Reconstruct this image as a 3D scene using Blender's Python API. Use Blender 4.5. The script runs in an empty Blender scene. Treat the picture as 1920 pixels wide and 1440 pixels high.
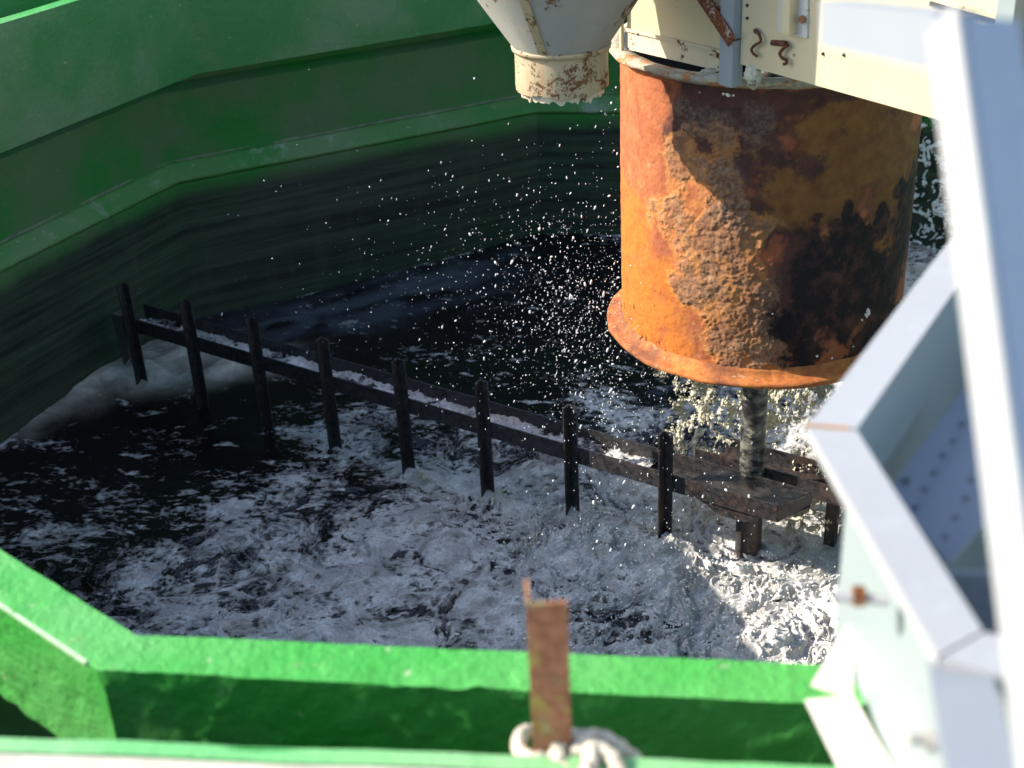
import bpy, bmesh, math, random
import numpy as np
from mathutils import Vector, Matrix, noise as mnoise
random.seed(7)
rng = np.random.default_rng(11)
R_ = math.radians
scene = bpy.context.scene
col = scene.collection

# ------------------------------------------------------------------ camera
F = 2500.0                                   # focal length in photo pixels (1920 wide)
down = np.array([1200 - 960, -(5350 - 720), -F], float); down /= np.linalg.norm(down)
upv = -down
fy = np.array([0, 0, -1.0]); fy = fy - upv * np.dot(fy, upv); fy /= np.linalg.norm(fy)
fx = np.cross(fy, upv)
CM = np.array([fx, fy, upv])                 # world = CM @ camera axes


def ray(x, y):
    v = CM @ np.array([x - 960, -(y - 720), -F]); return v / np.linalg.norm(v)


def atz(x, y, z):
    r = ray(x, y); return r * z / r[2]


def atd(x, y, d):
    return ray(x, y) * d


cam_d = bpy.data.cameras.new('camera'); cam = bpy.data.objects.new('camera', cam_d); col.objects.link(cam)
m4 = Matrix.Identity(4)
for i in range(3):
    for j in range(3): m4[i][j] = CM[i, j]
cam.matrix_world = m4
cam_d.sensor_width = 36.0; cam_d.lens = 36.0 * F / 1920
cam_d.clip_start = 0.05; cam_d.clip_end = 4000
cam_d.dof.use_dof = True; cam_d.dof.focus_distance = 4.9; cam_d.dof.aperture_fstop = 3.4
scene.camera = cam

# ------------------------------------------------------------------ sky, sun, exposure
SUN_AZ, SUN_EL = 171.5, 31.8                 # measured from the shadows (maths angle from +X)
w = bpy.data.worlds.new('World'); scene.world = w; w.use_nodes = True
nt = w.node_tree; bg = nt.nodes['Background']
sky = nt.nodes.new('ShaderNodeTexSky'); sky.sky_type = 'NISHITA'; sky.sun_disc = False
sky.sun_elevation = R_(SUN_EL)
sky.sun_rotation = math.atan2(math.cos(R_(SUN_AZ)), math.sin(R_(SUN_AZ)))
nt.links.new(sky.outputs[0], bg.inputs[0]); bg.inputs[1].default_value = 0.15
sl = bpy.data.lights.new('sun', 'SUN'); sl.energy = 4.1; sl.angle = R_(0.5); sl.color = (1.0, 0.93, 0.82)
so = bpy.data.objects.new('sun', sl); col.objects.link(so)
sv = Vector((math.cos(R_(SUN_AZ)) * math.cos(R_(SUN_EL)), math.sin(R_(SUN_AZ)) * math.cos(R_(SUN_EL)), math.sin(R_(SUN_EL))))
so.rotation_euler = sv.to_track_quat('Z', 'Y').to_euler(); so.location = (-6, 2, 6)
scene.view_settings.view_transform = 'Standard'; scene.view_settings.look = 'None'
scene.view_settings.exposure = 1.22; scene.view_settings.gamma = 1.0
scene.cycles.max_bounces = 6; scene.cycles.diffuse_bounces = 4
scene.cycles.use_denoising = True

# ------------------------------------------------------------------ helpers


def tag(o, label=None, cat=None, group=None, kind=None):
    if label: o['label'] = label
    if cat: o['category'] = cat
    if group: o['group'] = group
    if kind: o['kind'] = kind
    return o


def empty(name, loc, label, cat, group=None):
    o = bpy.data.objects.new(name, None); col.objects.link(o); o.location = loc
    o.empty_display_size = 0.1
    return tag(o, label, cat, group)


def link(name, me, mat=None, parent=None, smooth=False):
    o = bpy.data.objects.new(name, me); col.objects.link(o)
    if mat: me.materials.append(mat)
    if parent:
        o.parent = parent; o.matrix_parent_inverse = Matrix.Translation(parent.location).inverted()
    if smooth: me.polygons.foreach_set('use_smooth', [True] * len(me.polygons))
    return o


def mesh_np(name, V, Fc, mat, parent=None, smooth=False, attrs=None):
    me = bpy.data.meshes.new(name)
    V = np.asarray(V, np.float32); Fc = np.asarray(Fc, np.int32)
    n = Fc.shape[1]
    me.vertices.add(len(V)); me.vertices.foreach_set('co', V.ravel())
    me.loops.add(Fc.size); me.loops.foreach_set('vertex_index', Fc.ravel())
    me.polygons.add(len(Fc)); me.polygons.foreach_set('loop_start', np.arange(0, Fc.size, n, dtype=np.int32))
    me.polygons.foreach_set('loop_total', np.full(len(Fc), n, np.int32))
    me.update(calc_edges=True)
    if attrs:
        for k, a in attrs.items():
            at = me.attributes.new(k, 'FLOAT', 'POINT'); at.data.foreach_set('value', np.asarray(a, np.float32).ravel())
    if not smooth: me.set_sharp_from_angle(angle=0.55)
    return link(name, me, mat, parent, smooth)


def bm_obj(name, bm, mat, parent=None, smooth=False, bevel=0.0, seg=2):
    if bevel > 0:
        bmesh.ops.bevel(bm, geom=[e for e in bm.edges if len(e.link_faces) == 2 and e.calc_face_angle(0) > 0.5], offset=bevel, segments=seg, affect='EDGES', profile=0.6)
    bmesh.ops.recalc_face_normals(bm, faces=bm.faces)
    me = bpy.data.meshes.new(name); bm.to_mesh(me); bm.free()
    return link(name, me, mat, parent, smooth)


def V3(p): return Vector((float(p[0]), float(p[1]), float(p[2])))


def add_beam(bm, a, b, wd, ht, side):
    """box from a to b; side = direction of the width axis"""
    a, b = V3(a), V3(b); d = (b - a).normalized(); s = V3(side); s = (s - d * s.dot(d)).normalized(); u = d.cross(s)
    vs = []
    for p in (a, b):
        for (i, j) in ((-1, -1), (1, -1), (1, 1), (-1, 1)):
            vs.append(bm.verts.new(p + s * (i * wd / 2) + u * (j * ht / 2)))
    for f in ((0, 1, 2, 3), (7, 6, 5, 4), (0, 4, 5, 1), (1, 5, 6, 2), (2, 6, 7, 3), (3, 7, 4, 0)): bm.faces.new([vs[i] for i in f])


def add_plate(bm, pts, nrm, th):
    """polygon pts (3D, planar) extruded by th along nrm"""
    n = V3(nrm).normalized() * th
    A = [bm.verts.new(V3(p)) for p in pts]; B = [bm.verts.new(V3(p) + n) for p in pts]
    bm.faces.new(A); bm.faces.new(B[::-1])
    for i in range(len(A)):
        j = (i + 1) % len(A); bm.faces.new([A[i], B[i], B[j], A[j]])


def add_cyl(bm, a, b, r, seg=16, r2=None):
    a, b = V3(a), V3(b); d = (b - a); L = d.length
    q = d.to_track_quat('Z', 'Y').to_matrix().to_4x4()
    bmesh.ops.create_cone(bm, cap_ends=True, segments=seg, radius1=r, radius2=r if r2 is None else r2, depth=L, matrix=Matrix.Translation((a + b) / 2) @ q)


def lathe(prof, n=96, cx=0, cy=0, closed=False, jit=None):
    """prof list of (r,z) -> V,F (quads)"""
    prof = np.array(prof); m = len(prof); th = np.linspace(0, 2 * np.pi, n, endpoint=False)
    rr = np.repeat(prof[:, 0][:, None], n, 1); zz = np.repeat(prof[:, 1][:, None], n, 1); T = np.repeat(th[None], m, 0)
    if jit is not None: rr, zz = jit(rr, zz, T)
    V = np.stack([cx + rr * np.cos(T), cy + rr * np.sin(T), zz], -1).reshape(-1, 3)
    i = np.arange(m if closed else m - 1)[:, None]; j = np.arange(n)[None]
    i2 = (i + 1) % m; j2 = (j + 1) % n
    Fc = np.stack([i * n + j, i * n + j2, i2 * n + j2, i2 * n + j], -1).reshape(-1, 4)
    return V, Fc


def tube(pts, r, n=12, twist=0.0):
    """swept tube along a smooth polyline, returns V,F; strands by radius modulation"""
    P = np.array(pts, float); 
    # catmull-rom resample
    out = []
    Q = np.vstack([2 * P[0] - P[1], P, 2 * P[-1] - P[-2]])
    for i in range(1, len(Q) - 2):
        for t in np.linspace(0, 1, 14, endpoint=False):
            p0, p1, p2, p3 = Q[i - 1], Q[i], Q[i + 1], Q[i + 2]
            out.append(0.5 * (2 * p1 + (p2 - p0) * t + (2 * p0 - 5 * p1 + 4 * p2 - p3) * t * t + (3 * p1 - p0 - 3 * p2 + p3) * t ** 3))
    out.append(P[-1]); C = np.array(out); T = np.gradient(C, axis=0); T /= np.linalg.norm(T, axis=1)[:, None]
    u = np.cross(T[0], [0.3, 0.2, 1.0]); u /= np.linalg.norm(u); Vs = []
    s = 0
    for k in range(len(C)):
        if k: s += np.linalg.norm(C[k] - C[k - 1])
        u = u - T[k] * (u @ T[k]); u /= np.linalg.norm(u); v = np.cross(T[k], u)
        for a in np.linspace(0, 2 * np.pi, n, endpoint=False):
            rr = r * (1 + (0.34 * abs(math.cos(1.5 * (a + twist * s))) - 0.2 if twist else 0)) * (1 if 0 < k < len(C) - 1 else 0.6)
            Vs.append(C[k] + rr * (math.cos(a) * u + math.sin(a) * v))
    Fc = []
    for k in range(len(C) - 1):
        for a in range(n): Fc.append([k * n + a, k * n + (a + 1) % n, (k + 1) * n + (a + 1) % n, (k + 1) * n + a])
    return np.array(Vs), np.array(Fc)


# periodic random fields (FFT) and bilinear sampling
NF = 512


def field(beta, lo=1, hi=256, seed=0):
    g = np.random.default_rng(seed); k = np.fft.fftfreq(NF) * NF; kk = np.hypot(*np.meshgrid(k, k)); kk[0, 0] = 1
    a = g.normal(size=(NF, NF)) + 1j * g.normal(size=(NF, NF)); a *= kk ** (-beta) * (kk >= lo) * (kk <= hi)
    f = np.real(np.fft.ifft2(a)); f -= f.mean(); return (f / f.std()).astype(np.float32)


def samp(f, x, y, period):
    u = (x / period) % 1 * NF; v = (y / period) % 1 * NF
    i = np.floor(u).astype(int); j = np.floor(v).astype(int); a = u - i; b = v - j
    i %= NF; j %= NF; i2 = (i + 1) % NF; j2 = (j + 1) % NF
    return f[j, i] * (1 - a) * (1 - b) + f[j, i2] * a * (1 - b) + f[j2, i] * (1 - a) * b + f[j2, i2] * a * b


f_smooth = [field(3.0, 1, 24, s) for s in range(4)]
f_mid = [field(1.9, 3, 90, 10 + s) for s in range(4)]
f_fine = [field(1.2, 12, 250, 20 + s) for s in range(3)]
sst = lambda a, b, x: (lambda t: t * t * (3 - 2 * t))(np.clip((x - a) / (b - a), 0, 1))

# ------------------------------------------------------------------ material helpers


class Mat:
    def __init__(s, name):
        s.m = bpy.data.materials.new(name); s.m.use_nodes = True; s.t = s.m.node_tree
        s.b = s.t.nodes['Principled BSDF']; s.b.inputs['Specular IOR Level'].default_value = 0.35
        s.tc = s.t.nodes.new('ShaderNodeTexCoord').outputs['Object']

    def n(s, typ, **kw):
        nd = s.t.nodes.new('ShaderNode' + typ)
        for k, v in kw.items():
            if k.startswith('_'): setattr(nd, k[1:], v)
            else:
                key = int(k[1:]) if k[0] == 'i' and k[1:].isdigit() else k.replace('__', ' ')
                s.set(nd.inputs[key], v)
        return nd

    def set(s, inp, v):
        if isinstance(v, bpy.types.NodeSocket): s.t.links.new(v, inp)
        else:
            if inp.type == 'RGBA' and len(v) == 3: v = (*v, 1)
            inp.default_value = v

    def map(s, vec, scale=(1, 1, 1), rot=(0, 0, 0)):
        return s.n('Mapping', Vector=vec, Scale=scale, Rotation=rot).outputs[0]

    def noise(s, scale, detail=6, rough=0.55, vec=None, dist=0.0):
        return s.n('TexNoise', Vector=vec or s.tc, Scale=scale, Detail=float(detail), Roughness=rough, Distortion=dist).outputs['Fac']

    def voro(s, scale, vec=None, feature='F1'):
        return s.n('TexVoronoi', _feature=feature, Vector=vec or s.tc, Scale=scale).outputs['Distance']

    def ramp(s, v, a, b, c0=0.0, c1=1.0):
        return s.n('MapRange', i0=v, i1=a, i2=b, i3=c0, i4=c1, _interpolation_type='SMOOTHSTEP').outputs[0]

    def math(s, op, a, b=0.0):
        return s.n('Math', _operation=op, i0=a, i1=b).outputs[0]

    def mix(s, f, a, b, mode='MIX'):
        nd = s.n('Mix', _data_type='RGBA', _blend_type=mode)
        s.set(nd.inputs[0], f); s.set(nd.inputs[6], a); s.set(nd.inputs[7], b); return nd.outputs[2]

    def attr(s, name):
        return s.n('Attribute', _attribute_name=name).outputs['Fac']

    def sep(s, vec=None):
        return s.n('SeparateXYZ', Vector=vec or s.tc).outputs

    def bump(s, h, strength=0.4, dist=0.01, prev=None):
        nd = s.n('Bump', Height=h, Strength=strength, Distance=dist)
        if prev is not None: s.set(nd.inputs['Normal'], prev)
        return nd.outputs[0]

    def out(s, color=None, rough=None, metal=None, normal=None, spec=None):
        if color is not None: s.set(s.b.inputs['Base Color'], color)
        if rough is not None: s.set(s.b.inputs['Roughness'], rough)
        if metal is not None: s.set(s.b.inputs['Metallic'], metal)
        if normal is not None: s.set(s.b.inputs['Normal'], normal)
        if spec is not None: s.set(s.b.inputs['Specular IOR Level'], spec)
        return s.m


def green_paint(name, base=(0.03, 0.34, 0.035), old=(0.07, 0.30, 0.085), chips=0.5, grime=None, dirt=(0.16, 0.13, 0.07), bumpy=0.5, scum=0.0):
    m = Mat(name)
    n1 = m.noise(1.6, 5); n2 = m.noise(9, 8, 0.65); n3 = m.noise(60, 6, 0.6); n4 = m.noise(28, 5, 0.6, dist=0.4)
    c = m.mix(m.ramp(n1, 0.38, 0.62), base, old)
    c = m.mix(m.ramp(n2, 0.55, 0.8, 0, 0.35), c, tuple(x * 1.5 + 0.02 for x in old))
    c = m.mix(m.ramp(m.math('MULTIPLY', n2, n4), 0.34, 0.42, 0, 0.6 * chips), c, dirt)
    c = m.mix(m.ramp(n4, 0.66, 0.72, 0, chips), c, (0.5, 0.5, 0.36))
    if scum: c = m.mix(m.ramp(m.math('ADD', m.noise(1.1, 5, .6), m.math('MULTIPLY', n2, .35)), 0.70, 0.80, 0, scum), c, (0.34, 0.40, 0.30))
    h = m.math('ADD', m.math('MULTIPLY', n2, 1.2), m.math('MULTIPLY', n3, 0.5))
    rough = 0.5
    if grime:
        z = m.sep()[2]
        st = m.map(m.tc, (0.5, 0.5, 16)); bands = m.math('ADD', m.math('MULTIPLY', m.noise(1.4, 7, 0.6, vec=st), .7), m.math('MULTIPLY', m.noise(4.5, 5, 0.6, vec=st), .3)); wob = m.noise(1.3, 4)
        zz = m.math('ADD', z, m.math('MULTIPLY', m.math('SUBTRACT', wob, 0.5), 0.18))
        g = m.ramp(zz, grime[0], grime[1], 1.0, 0.0)
        g2 = m.math('MULTIPLY', g, m.ramp(bands, 0.25, 0.6, 1.0, 0.88))
        ver = m.noise(2.0, 6, 0.6, vec=m.map(m.tc, (3.2, 3.2, 0.5)))
        dk = m.mix(m.ramp(bands, 0.35, 0.68), (0.015, 0.017, 0.018), (0.056, 0.070, 0.050))
        dk = m.mix(m.ramp(ver, 0.5, 0.75, 0, 0.45), dk, (0.085, 0.078, 0.058))
        c = m.mix(g2, c, dk); h = m.math('ADD', h, m.math('MULTIPLY', bands, 1.2))
    nb = m.bump(h, bumpy, 0.010)
    return m.out(c, rough, normal=nb, spec=0.35)


def painted(name, base, rust=0.3, rustc=(0.20, 0.065, 0.02), rough=0.45, scale=1.0, stain=(0.42, 0.34, 0.2), drips=0.3):
    m = Mat(name)
    n1 = m.noise(7 * scale, 8, 0.62); n2 = m.noise(38 * scale, 6, 0.65); n3 = m.noise(2.5 * scale, 4)
    c = m.mix(m.ramp(n3, 0.35, 0.7, 0, 0.5), base, tuple(x * 0.8 for x in base))
    dr = m.noise(3.5 * scale, 7, 0.6, vec=m.map(m.tc, (5, 5, 0.6)))
    c = m.mix(m.ramp(dr, 0.55, 0.8, 0, drips), c, stain)
    t = m.math('ADD', m.math('MULTIPLY', n1, 0.6), m.math('MULTIPLY', n2, 0.4))
    k = m.ramp(t, 0.66 - 0.22 * rust, 0.70 - 0.2 * rust, 0, 1)
    c = m.mix(k, c, m.mix(m.ramp(n2, 0.4, 0.6), rustc, tuple(x * 0.5 for x in rustc)))
    rg = m.mix(k, (rough,) * 3, (0.9,) * 3)
    nb = m.bump(m.math('ADD', m.math('MULTIPLY', n2, 0.5), m.math('MULTIPLY', k, -0.8)), 0.35, 0.004)
    return m.out(c, rg, normal=nb)


def simple(name, base, rough=0.6, var=0.25, scale=20, bump=0.3, metal=0.0):
    m = Mat(name); n1 = m.noise(scale, 7, 0.62); n2 = m.noise(scale / 6, 4)
    c = m.mix(m.ramp(n1, 0.3, 0.7), tuple(x * (1 - var) for x in base), tuple(min(1, x * (1 + var)) for x in base))
    c = m.mix(m.ramp(n2, 0.4, 0.7, 0, 0.4), c, tuple(x * 0.7 for x in base))
    return m.out(c, rough, metal, m.bump(n1, bump, 0.005))


G_cap = green_paint('green_cap_paint', base=(0.035, 0.32, 0.038), old=(0.10, 0.36, 0.09), chips=0.6, bumpy=1.0)
G_inner_shade = green_paint('green_weathered_shade', base=(0.034, 0.185, 0.042), old=(0.115, 0.215, 0.095), chips=0.3, dirt=(0.07, 0.06, 0.035), bumpy=0.7)  # weathered grey-green, darkened so the inner face's shade sits in the colour
G_wall = green_paint('green_wall_paint', base=(0.018, 0.215, 0.032), old=(0.095, 0.185, 0.078), chips=0.15, grime=(-2.72, -2.58), bumpy=0.35)
G_trough = green_paint('green_trough_paint', base=(0.03, 0.30, 0.05), old=(0.08, 0.24, 0.10), chips=0.25, bumpy=0.55)
cream_edge = simple('whitewashed_edge', (0.50, 0.47, 0.38), 0.8, 0.15, 14)
M_cream = painted('cream_steel_paint', (0.56, 0.48, 0.31), rust=0.22, drips=0.35)
M_creamrust = painted('cream_rusty_paint', (0.44, 0.35, 0.22), rust=0.62, rustc=(0.24, 0.11, 0.05), scale=2.6, drips=0.9, stain=(0.40, 0.22, 0.09))
M_grey = painted('grey_steel_paint', (0.30, 0.33, 0.35), rust=0.12, drips=0.3)
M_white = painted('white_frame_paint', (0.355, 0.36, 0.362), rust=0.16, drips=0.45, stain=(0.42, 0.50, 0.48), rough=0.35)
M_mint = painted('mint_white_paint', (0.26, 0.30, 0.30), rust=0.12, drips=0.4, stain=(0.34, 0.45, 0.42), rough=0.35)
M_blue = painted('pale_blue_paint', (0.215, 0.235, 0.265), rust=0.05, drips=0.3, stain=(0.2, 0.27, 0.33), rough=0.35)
M_rust = painted('rusty_bracket_steel', (0.24, 0.085, 0.035), rust=0.6, rustc=(0.14, 0.045, 0.02), scale=2.5, rough=0.85, stain=(0.3, 0.16, 0.06))
M_black = simple('wet_black_steel', (0.018, 0.016, 0.016), 0.32, 0.5, 30, 0.5)
M_dark = simple('dark_interior', (0.02, 0.018, 0.016), 0.9, 0.4, 10)

# wet stained rake steel: black with brown rust patches nearer the shaft
m = Mat('wet_rake_steel')
n1 = m.noise(7, 7, 0.6); n2 = m.noise(40, 6, 0.65)
xx = m.sep()[0]
near = m.ramp(xx, 0.2, 0.8, 0, .5)
k = m.math('MULTIPLY', m.ramp(n1, 0.44, 0.56), near)
c = m.mix(m.ramp(n2, 0.3, 0.7), (0.012, 0.012, 0.015), (0.055, 0.052, 0.052))
c = m.mix(k, c, m.mix(m.ramp(n2, 0.35, 0.65), (0.014, 0.010, 0.009), (0.085, 0.038, 0.021)))
c = m.mix(m.ramp(m.noise(70, 4), 0.68, 0.74, 0, 0.6), c, (0.35, 0.33, 0.3))
M_rake = m.out(c, m.ramp(n1, 0.3, 0.7, 0.25, 0.6), normal=m.bump(n2, 0.5, 0.006), spec=0.5)

m = Mat('wet_hub_plate')
n1 = m.noise(12, 7, .65); n2 = m.noise(60, 6, .65)
c = m.mix(m.ramp(n1, .45, .62), (0.010, 0.010, 0.011), (0.045, 0.037, 0.032)); c = m.mix(m.ramp(n2, .66, .72, 0, .7), c, (.4, .38, .34))  # pale specks are wet glints painted into the colour
M_wet = m.out(c, m.ramp(n1, .4, .6, .14, .5), normal=m.bump(m.math('ADD', n1, m.math('MULTIPLY', n2, .4)), .7, .008), spec=.6)

# brown rusted angle iron with yellow-green paint remains
m = Mat('post_rust')
n1 = m.noise(14, 6, 0.6, dist=0.5); n2 = m.noise(60, 6, 0.6)
c = m.mix(m.ramp(n2, 0.3, 0.7), (0.20, 0.075, 0.035), (0.34, 0.15, 0.08))
c = m.mix(m.ramp(n1, 0.55, 0.68, 0, 0.75), c, (0.36, 0.33, 0.06))
c = m.mix(m.ramp(m.noise(22, 4), 0.62, 0.7, 0, 0.7), c, (0.22, 0.32, 0.14))
M_post = m.out(c, 0.8, normal=m.bump(n2, 0.5, 0.004))

# shaft: black, pale slurry smears
m = Mat('shaft_steel')
n1 = m.noise(9, 7, 0.65, vec=m.map(m.tc, (1, 1, 2.2))); n2 = m.noise(45, 6, 0.65)
c = m.mix(m.ramp(n1, 0.42, 0.62), (0.014, 0.014, 0.016), (0.17, 0.165, 0.14))
c = m.mix(m.ramp(m.math('MULTIPLY', n1, n2), 0.3, 0.36, 0, 0.8), c, (0.45, 0.42, 0.32))
M_shaft = m.out(c, 0.45, normal=m.bump(n2, 0.5, 0.004))

# ------------------------------------------------------------------ layout constants (metres, world)
WZ = -3.45                                      # water level
SX, SY = 0.9886, 4.7446                         # shaft axis
EA = R_(-34.5)
e2 = np.array([math.cos(EA), math.sin(EA)]); n2v = np.array([-e2[1], e2[0]])


def P2(a, p, z):                                # rake frame -> world
    q = np.array([SX, SY]) + e2 * a + n2v * p; return np.array([q[0], q[1], z])


# wall polygon (decagon) and the inner launder weir polygon
WCX, WCY, WB = SX - 0.237, SY - 0.063, 97.455


def deca(cx, cy, b, R): return [np.array([cx + R * math.cos(R_(b + 36 * k)), cy + R * math.sin(R_(b + 36 * k))]) for k in range(10)]


W_low = deca(WCX, WCY, WB, 3.857)
W_low[3] = np.array([-2.665, 2.94]); W_low[4] = np.array([-0.825, 1.330]); W_low[5] = np.array([1.255, 1.080])
k1 = np.array([-1.588, 7.09]); k4 = np.array([-0.604, 1.654])
cu = lambda a: np.array([math.cos(R_(a)), math.sin(R_(a))])
reg = deca(0.879, 4.729, 100.3, 3.414)
C_in = [np.array(p) for p in reg]
C_in[1] = k1; C_in[4] = k4; C_in[0] = k1 + 2.11 * cu(26.5); C_in[2] = k1 - 2.11 * cu(60.8); C_in[3] = k4 + 2.11 * cu(139.0); C_in[5] = k4 + 2.11 * cu(-8.3)


def offset(poly, d):
    n = len(poly); out = []
    for i in range(n):
        p, c, q = poly[i - 1], poly[i], poly[(i + 1) % n]
        n1 = (c - p) / np.linalg.norm(c - p); n2 = (q - c) / np.linalg.norm(q - c)
        a = np.array([n1[1], -n1[0]]); b = np.array([n2[1], -n2[0]]); m_ = a + b; m_ /= (m_ @ a) * np.linalg.norm(m_) / np.linalg.norm(m_)
        m_ = (a + b); m_ = m_ / (m_ @ a); out.append(c + m_ * d)
    return out


def sweep(poly, prof, step=0.05, amp=0.002, freq=6.0, vstep=0.03, fine=None, rough_face=0.0):
    """closed polygon swept by a closed profile of (offset,z); returns V,F"""
    pr = []
    for i in range(len(prof)):
        a = np.array(prof[i], float); b = np.array(prof[(i + 1) % len(prof)], float); L = np.linalg.norm(b - a); k = max(1, int(round(L / vstep)))
        for t in range(k): pr.append(a + (b - a) * t / k)
    rings = []
    n = len(poly)
    cols = {}
    for o in set(round(float(p[0]), 5) for p in pr): cols[o] = offset(poly, o)
    stat = []
    for i in range(n):
        L = np.linalg.norm(poly[(i + 1) % n] - poly[i]); st = (fine[1] if fine and i in fine[0] else step); k = max(1, int(L / st))
        for t in range(k): stat.append((i, t / k))
    V = []
    for (i, t) in stat:
        for p in pr:
            c = cols[round(float(p[0]), 5)]; q = c[i] * (1 - t) + c[(i + 1) % n] * t
            v = Vector((q[0], q[1], p[1]))
            d = mnoise.noise_vector(v * freq) * amp + mnoise.noise_vector(v * freq * 5) * (amp * 0.45)
            if rough_face and fine and i in fine[0]:
                d = d + mnoise.noise_vector(v * 30) * rough_face * (1.0 if p[0] > 0.05 else .3) * max(0.0, 0.35 + 1.3 * mnoise.noise(v * 7))
            V.append((v.x + d.x, v.y + d.y, v.z + d.z))
    m = len(pr); N = len(stat); i = np.arange(N)[:, None]; j = np.arange(m)[None]
    Fc = np.stack([i * m + j, ((i + 1) % N) * m + j, ((i + 1) % N) * m + (j + 1) % m, i * m + (j + 1) % m], -1).reshape(-1, 4)
    return np.array(V), Fc


# ------------------------------------------------------------------ ground
bm = bmesh.new(); s = 600
vs = [bm.verts.new(p) for p in ((-s, -s, -4.3), (s, -s, -4.3), (s, s, -4.3), (-s, s, -4.3))]; bm.faces.new(vs)
tag(bm_obj('ground', bm, simple('pale_yard_concrete', (0.34, 0.32, 0.28), 0.9, 0.2, 0.8)), kind='structure')

# ------------------------------------------------------------------ tank
tank = empty('water_tank', (WCX, WCY, -4.3), 'big green painted ten-sided concrete tank holding the dark foamy water', 'tank')
ZW = -1.135
V, Fc = sweep(W_low, [(0, -4.3), (0, -2.592), (0.030, -2.575), (0.045, -2.53), (0.053, -2.467), (0.056, -2.07), (0.19, -2.05), (0.19, -1.855), (0.058, -1.85), (0.058, ZW), (0.26, ZW), (0.26, -4.3)], step=0.08, amp=0.004, freq=3.5, vstep=0.06)
mesh_np('wall', V, Fc, G_wall, tank)
# inner bead (rounded ledge) proud of the lower wall
V, Fc = sweep(W_low, [(0.03, -2.58), (-0.012, -2.585), (-0.018, -2.565), (0.0, -2.54), (0.056, -2.472), (0.056, -2.50)], step=0.03, amp=0.004, freq=8, vstep=0.02)
tag(mesh_np('ledge', V, Fc, green_paint('green_ledge_paint', base=(0.06, 0.26, 0.05), old=(0.15, 0.27, 0.105), chips=0.8, bumpy=0.5, dirt=(0.3, 0.3, 0.2), scum=0.75), tank, smooth=True), 'pale green rounded ledge with worn scum line')
# launder trough: weir wall, floor
V, Fc = sweep(C_in, [(0, -1.30), (0, -1.845), (0.34, -1.845), (0.34, -1.80), (0.025, -1.80), (0.025, -1.56), (0.085, -1.545), (0.085, -1.30)], step=0.07, amp=0.0016, freq=5, vstep=0.012, fine=({3, 4}, 0.012), rough_face=0.007)
o = mesh_np('weir_wall', V, Fc, G_cap, tank); o.data.materials.append(G_inner_shade)
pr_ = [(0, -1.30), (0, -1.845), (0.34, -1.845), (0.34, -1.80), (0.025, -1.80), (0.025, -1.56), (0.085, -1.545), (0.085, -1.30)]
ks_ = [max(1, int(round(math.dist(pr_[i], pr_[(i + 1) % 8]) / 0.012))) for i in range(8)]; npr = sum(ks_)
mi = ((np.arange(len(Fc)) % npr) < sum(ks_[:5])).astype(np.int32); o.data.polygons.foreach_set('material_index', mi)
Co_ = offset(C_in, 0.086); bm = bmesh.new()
add_beam(bm, (*Co_[3], -1.3015), (*(Co_[4] * .985 + Co_[3] * .015), -1.3015), .006, .006, (0, 0, 1))  # thin pale bar along one outer top edge of the weir wall
tag(bm_obj('edge_bar', bm, simple('pale_arris', (.42, .58, .36), .7, .25, 12), tank, bevel=.002), 'pale edge of the green weir wall')
V, Fc = sweep(offset(W_low, 0.045), [(0.006, -2.475), (0.006, -2.463), (0.012, -2.459), (0.018, -2.463), (0.018, -2.475)], step=0.04, amp=0.003, freq=9, vstep=0.02)
tag(mesh_np('joint_line', V, Fc, simple('pale_joint', (.20, .25, .15), .8, .3, 18), tank), 'thin pale joint line above the ledge')
V, Fc = sweep(offset(W_low, 0.055), [(0.0, ZW + 0.003), (0.026, ZW + 0.006), (0.026, ZW - 0.02), (0.0, ZW - 0.02)], step=0.05, amp=0.003, vstep=0.03)
mesh_np('rim_edge', V, Fc, green_paint('pale_green_edge', base=(0.13, 0.42, 0.14), old=(0.25, 0.45, 0.22), chips=0.3), tank)
V, Fc = sweep(offset(W_low, 0.083), [(0.0, ZW + 0.004), (0.13, ZW + 0.004), (0.13, ZW - 0.1), (0.0, ZW - 0.02)], step=0.08, amp=0.002, vstep=0.06)
tag(mesh_np('coping', V, Fc, cream_edge, tank), 'whitewashed coping along the tank top')

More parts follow.
